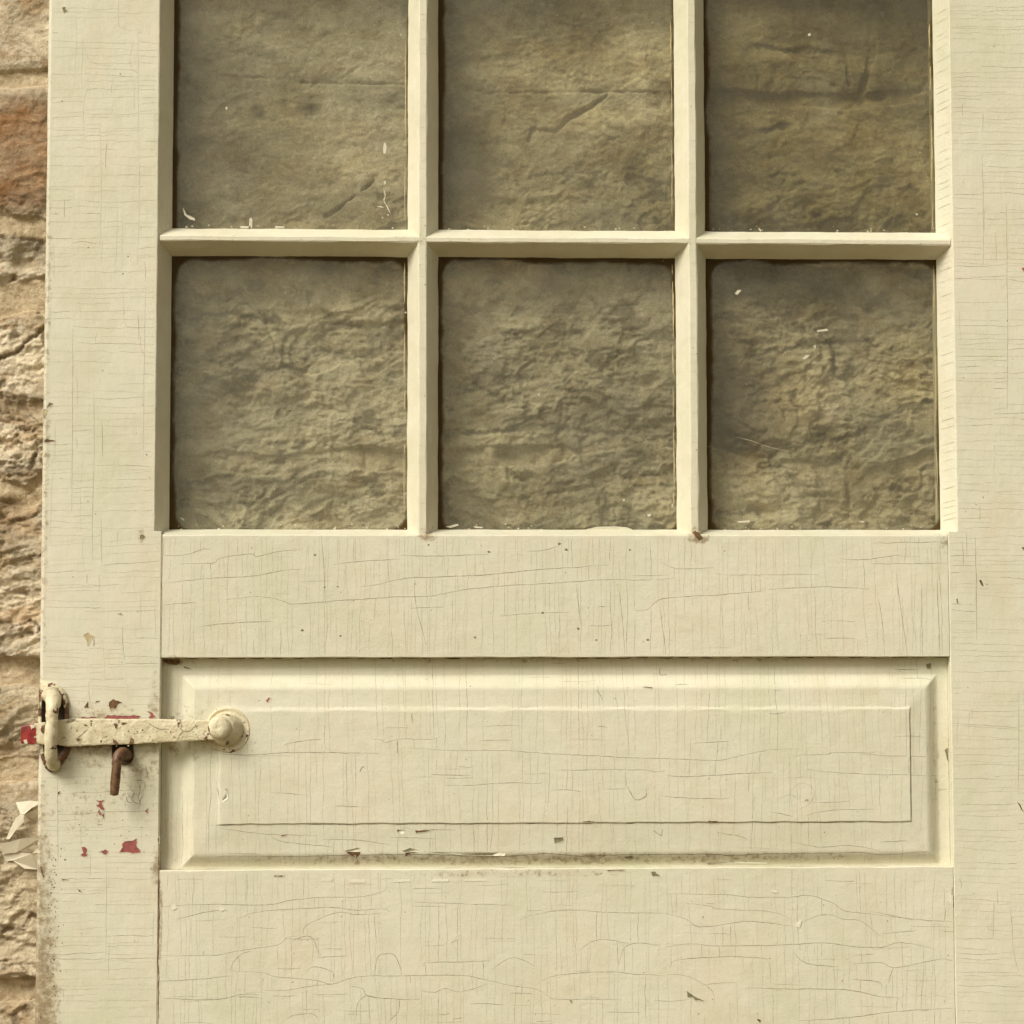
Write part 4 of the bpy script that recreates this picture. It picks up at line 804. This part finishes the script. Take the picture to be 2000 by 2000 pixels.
# ---- the latch (turns on the knob, passes through the keeper)
LN = smooth_noise(404)
def tube(mb, pts, rads, mat=0, n=14, flatten=1.0):
    """smooth rod through 3-D points with a radius each"""
    P = [Vector(p) for p in pts]; Q = []; R = []
    m = len(P)
    for i in range(m-1):
        p0, p1, p2, p3 = P[max(i-1, 0)], P[i], P[i+1], P[min(i+2, m-1)]
        for k in range(8):
            t = k/8
            Q.append(.5*((2*p1)+(-p0+p2)*t+(2*p0-5*p1+4*p2-p3)*t*t+(-p0+3*p1-3*p2+p3)*t**3)); R.append(rads[i]+(rads[i+1]-rads[i])*t)
    Q.append(P[-1]); R.append(rads[-1])
    T0 = (Q[1]-Q[0]).normalized(); nrm = T0.orthogonal().normalized(); vs = []
    for i, q_ in enumerate(Q):
        T = (Q[min(i+1, len(Q)-1)]-Q[max(i-1, 0)]).normalized()
        nrm = (nrm-T*nrm.dot(T)).normalized(); bn = T.cross(nrm)
        for k in range(n):
            a = 2*math.pi*k/n
            lump = 1+.07*LN(i*.21+math.cos(a)*1.3)+.06*LN(i*.5+math.sin(a)*1.7+40)
            vs.append(tuple(q_+nrm*math.cos(a)*R[i]*lump+bn*math.sin(a)*R[i]*flatten*lump))
    fs = [(i*n+k, i*n+(k+1) % n, (i+1)*n+(k+1) % n, (i+1)*n+k) for i in range(len(Q)-1) for k in range(n)]
    a = len(vs); vs.append(tuple(Q[0]-T0*R[0]*.35)); vs.append(tuple(Q[-1]+(Q[-1]-Q[-2]).normalized()*R[-1]*.35))
    fs += [(k, a, (k+1) % n) for k in range(n)]+[((len(Q)-1)*n+k, (len(Q)-1)*n+(k+1) % n, a+1) for k in range(n)]
    mb.add(vs, fs, mat)

mb = MB()
# flat iron bar, deeper towards its tip: (x, top, bottom) stations
st = [(-393.9,-51.5)+((-393.6,-68.1)[1],), (-385.1,-49.6)+((-384.8,-68.7)[1],), (-370.5,-47.6)+((-370.2,-69.2)[1],), (-359.7,-46.7)+((-359.4,-69.7)[1],), (-356.8,-45.7)+((-356.5,-70.2)[1],), (-348.5,-44.7)+((-348.1,-71.7)[1],), (-326.5,-44.3)+((-326.1,-70.3)[1],), (-292.1,-44.9)+((-291.9,-69.4)[1],), (-252.8,-45.4)+((-252.5,-67.5)[1],), (-228.1,-46.0)+((-227.9,-66.1)[1],), (-203.3,-46.5)+((-203.2,-64.6)[1],)]
K = []; sn = smooth_noise(91)
for a, b in zip(st[:-1], st[1:]):
    m = max(1, int((b[0]-a[0])/3))
    for i in range(m):
        u = i/m; K.append([a[j]+(b[j]-a[j])*u for j in range(3)])
K.append(list(st[-1]))
vs = []; n = 10
for i, (x, zt, zb_) in enumerate(K):
    yf = -10.5-2.5*max(0, (x+262)/60.)+.25*sn(x/7); yb = -5.0-1.5*max(0, (x+262)/60.)
    zt += .3*sn(x/5+3); zb_ += .35*sn(x/6+9)
    pr = [(yb, zt-.4), (yf+1.2, zt), (yf+.35, zt-.45), (yf, zt-1.4), (yf-.25, zt-5), (yf-.25, zb_+5), (yf, zb_+1.6), (yf+.4, zb_+.5), (yf+1.3, zb_), (yb, zb_+.4)]
    vs += [(x, y, z) for y, z in pr]
fs = [(i*n+k, i*n+(k+1) % n, (i+1)*n+(k+1) % n, (i+1)*n+k) for i in range(len(K)-1) for k in range(n)]
fs.append(tuple(range(n))[::-1]); fs.append(tuple((len(K)-1)*n+k for k in range(n)))
mb.add(vs, fs, 0)
nred = sum(1 for k in K if k[0] < (-382.1,-57.4)[0])
for i in range((len(mb.m)-2)):
    if i//n < nred: mb.m[i] = 1
mb.m[-2] = 1
bs = lambda x, z: -10.75-2.5*max(0, (x+262)/60.)-.3
for c in ([(-241.7,-47.9),(-240.2,-51.8),(-241.6,-53.8),(-239.2,-56.7),(-242.6,-60.6),(-243.5,-64.6)], [(-239.2,-56.7),(-232.8,-56.2),(-228.9,-52.8),(-224.0,-51.9)], [(-340.4,-63.3),(-334.6,-59.4),(-329.8,-54.5)], [(-228.0,-48.9),(-225.0,-54.8)], [(-272.1,-48.8),(-262.2,-54.7),(-252.4,-54.7)], [(-335.6,-62.3),(-337.5,-67.2)]): ribbon(mb, c, .6, bs, 2, .3, .1)
for k, pts in enumerate(([(-342.4,-63.3),(-336.5,-63.3),(-339.4,-66.2)], [(-305.4,-48.7),(-301.5,-49.7),(-303.4,-54.6)], [(-298.6,-47.7),(-292.7,-48.7),(-297.5,-50.7)], [(-333.8,-49.6),(-329.8,-50.6),(-332.8,-51.6)], [(-306.2,-63.4),(-303.3,-65.4),(-300.3,-68.3),(-305.2,-68.3)], [(-290.5,-68.3),(-288.6,-62.5),(-286.1,-64.4),(-286.6,-68.8)])): patch(mb, pts, bs, 3, .2, .4, k, 3)
patch(mb, [(-349.5,-45.2),(-340.7,-44.7),(-345.5,-47.1),(-351.4,-48.6)], bs, 2, .15, .3, 9, 3)
r_ = random.Random(33)
for pts in ([(-383.5,-54.4),(-379.7,-52.4),(-379.5,-60.3),(-382.4,-62.2)], [(-384.4,-64.2),(-379.5,-62.2),(-379.4,-68.1),(-382.9,-67.6)]): patch(mb, pts, bs, 1, .12, .5, 8, 3)
for pts in ([(-385.5,-50.5),(-380.7,-50.0),(-381.6,-55.4),(-384.0,-54.4)], [(-391.2,-65.1),(-388.3,-64.2),(-386.8,-67.6),(-390.2,-68.1)]): patch(mb, pts, bs, 5, .12, .5, 9, 3)
for _ in range(46): speck(mb, r_.uniform(-345, -215), r_.uniform(-73, -55), r_.uniform(.3, .9), bs, r_.choice((2, 3, 4, 4)), .25)
latch = mb.build('latch', [M_IRONP, M_RED2, M_CR, M_RUST, M_TAN, M_B], door, smooth=False)
latch['label'] = 'painted iron latch bar with a red tip'

# knob with its round plate: rings of (radius, y) whose centre slides from plate to cap
mb = MB()
(kx0, kz0), (kx1, kz1) = (-197.4,-56.1), (-204.3,-53.2)
rings = [(22.2, 4.0, 0), (22.2, 1.2, 0), (21.2, .2, 0), (19.8, .1, 0), (18.6, .9, .05), (17.0, 1.0, .08), (15.8, -.5, .12), (15.3, -4, .25), (14.6, -8, .45), (13.0, -11.5, .7), (11.6, -13.2, .85), (11.2, -13.0, .9), (11.0, -15.0, .93), (10.2, -17.2, .97), (8.0, -18.6, 1), (5.0, -19.4, 1), (2.0, -19.0, 1), (.01, -18.8, 1)]
vs = []; n = 40; kn = smooth_noise(71)
for r0, y, s in rings:
    for k in range(n):
        a = 2*math.pi*k/n; rr = r0*(1+.012*kn(k*.7+y)+(.02*kn(k*.35) if y > 0 else 0))
        vs.append((kx0+(kx1-kx0)*s+rr*math.cos(a), y+.1*kn(k*.9+r0), kz0+(kz1-kz0)*s+rr*math.sin(a)))
fs = [(i*n+k, (i+1)*n+k, (i+1)*n+(k+1) % n, i*n+(k+1) % n) for i in range(len(rings)-1) for k in range(n)]
mb.add(vs, fs, 0)
o = mb.build('pivot_knob', [M_IRONP], latch, smooth=True)

# keeper: oval plate screwed to the door's edge
mb = MB()
(cx_, cz_) = (-364.6,-53.2)
out_ = [(-377.0,-8.3),(-371.0,-10.3),(-364.7,-9.9),(-358.2,-13.8),(-353.2,-19.7),(-350.2,-29.1),(-350.0,-40.4),(-348.3,-57.7),(-346.2,-68.5),(-349.5,-78.3),(-355.3,-88.1),(-362.1,-94.9),(-366.9,-95.9),(-371.9,-92.0),(-375.9,-82.1),(-378.2,-62.5),(-379.0,-40.4),(-379.2,-23.1)]
n = len(out_); vs = []
lay_ = [(1.0, 1.0), (1.0, -2.8), (.93, -4.6), (.76, -4.8), (.66, -1.6)]
for s, y in lay_:
    for k, (x, z) in enumerate(out_): vs.append((cx_+(x-cx_)*s, y+.5*kn(k*.8), cz_+(z-cz_)*s))
vs.append((cx_, -1.2, cz_))
fs = [(i*n+k, (i+1)*n+k, (i+1)*n+(k+1) % n, i*n+(k+1) % n) for i in range(len(lay_)-1) for k in range(n)]
fs += [((len(lay_)-1)*n+k, len(lay_)*n, (len(lay_)-1)*n+(k+1) % n) for k in range(n)]
mb.add(vs, fs, 0)
for i in range(len(mb.m)):
    if i >= 3*n: mb.m[i] = 1  # inner faces painted dark for the shade in the hole
    elif i % n in (5, 6, 8, 9, 10, 11, 12): mb.m[i] = 2
o = mb.build('keeper_plate', [M_IRONC, M_GAP, M_RUST], latch, smooth=True)
# the loop that bridges over the bar
mb = MB()
tube(mb, [(-364.7,-19.2)+(-4,), (-361.8,-26.0)+(-9,), (-362.3,-31.8)+(-17,), (-362.5,-42.5)+(-21,), (-362.6,-57.1)+(-22,), (-363.2,-72.7)+(-20,), (-363.6,-82.7)+(-14,), (-362.5,-87.9)+(-6,), (-362.5,-90.1)+(0,)], [9, 8.2, 7.2, 6.2, 6.0, 6.0, 6.2, 6.4, 6]) if False else None
lp = [((-367.6,-20.2), -4, 9.5), ((-363.6,-27.0), -10, 8.2), ((-362.9,-33.8), -16, 6.8), ((-363.2,-43.5), -19.5, 5.9), ((-363.3,-57.1), -20.5, 5.8), ((-363.9,-70.8), -19, 5.8), ((-363.9,-80.7), -15, 6.0), ((-363.1,-86.8), -8, 6.4), ((-363.1,-89.0), -2, 6.4)]
tube(mb, [(p[0], y, p[1]) for p, y, r0 in lp], [r0 for p, y, r0 in lp], 0, 16)
o = mb.build('keeper_loop', [M_IRONP], latch, smooth=True)

# slot shade and thumb lever
mb = MB()
sl = [(-306.8,-65.7),(-289.1,-64.8),(-288.4,-81.5),(-292.8,-86.9),(-297.7,-87.4),(-304.6,-83.4),(-306.6,-77.5)]
patch(mb, sl, lambda x, z: -.1, 0, .12, .3, 4, 3)  # flat dark patch painted as the shade inside the slot
tube(mb, [(p[0], -1.5, p[1]) for p in ((-306.8,-65.7), (-306.6,-83.4), (-296.7,-87.9), (-288.9,-83.5), (-289.1,-65.7))], [1.1, 1.2, 1.0, 1.2, 1.1], 0, 8)
o = mb.build('lever_slot_shade', [M_GAP], latch)
mb = MB()
lv = [((-293.1,-81.1), 2, 6.0), ((-294.2,-78.2), -8, 5.8), ((-297.7,-77.0), -15, 5.2), ((-300.5,-82.7), -19, 5.0), ((-301.2,-93.8), -20, 4.6), ((-302.0,-106.0), -20, 4.4), ((-303.0,-116.7), -19, 4.1)]
tube(mb, [(p[0], y, p[1]) for p, y, r0 in lv], [r0 for p, y, r0 in lv], 0, 14)
o = mb.build('thumb_lever', [M_RUST], latch, smooth=True)
o['label'] = 'bare rusty lever hanging below the bar'

# ---------------------------------------------------------------- pale crumpled sheet caught between wall and door
M_SH = flat_material('pale_dry_sheet', (.62, .56, .43), .10, 60, .7, .3)
mb = MB()
def fold(pts, ys):
    v = [(p[0], y, p[1]) for p, y in zip(pts, ys)]; n = len(v)
    mb.add(v+[(x, y+.5, z) for x, y, z in v], [tuple(range(n)), tuple(range(2*n-1, n-1, -1))]+[(i, (i+1) % n, n+(i+1) % n, n+i) for i in range(n)], 0)
fold([(-407.9,-127.4),(-392.0,-125.4),(-380.0,-126.5),(-390.9,-132.4),(-397.8,-138.4),(-401.7,-138.3)], [44, 38, 34, 36, 34, 36])
fold([(-401.7,-138.3),(-397.8,-139.3),(-398.6,-146.3),(-406.5,-154.2),(-413.3,-163.1),(-417.3,-163.1),(-411.5,-150.7),(-406.7,-142.3)], [36, 34, 35, 38, 42, 46, 42, 38])
fold([(-421.2,-168.1),(-401.4,-162.2),(-384.5,-160.3),(-379.6,-160.3),(-391.4,-170.2),(-406.2,-176.1),(-421.0,-178.0)], [42, 36, 34, 34, 40, 42, 46])
fold([(-421.0,-178.0),(-406.2,-176.1),(-391.3,-177.1),(-377.4,-175.2),(-377.3,-183.1),(-386.1,-193.0),(-398.5,-192.0),(-411.0,-184.0),(-420.9,-185.9)], [48, 44, 40, 38, 44, 46, 44, 46, 50])
fold([(-391.3,-177.1),(-377.5,-163.3),(-377.4,-175.2)], [44, 38, 38])
fold([(-397.8,-139.3),(-380.0,-129.5),(-379.9,-138.4),(-391.7,-144.3)], [38, 40, 44, 44])
sh = mb.build('crumpled_sheet', [M_SH])
sh['label'] = 'pale crumpled scrap wedged between the stone wall and the door edge'; sh['category'] = 'scrap'

door['kind'] = 'thing'; wall['kind'] = 'thing'
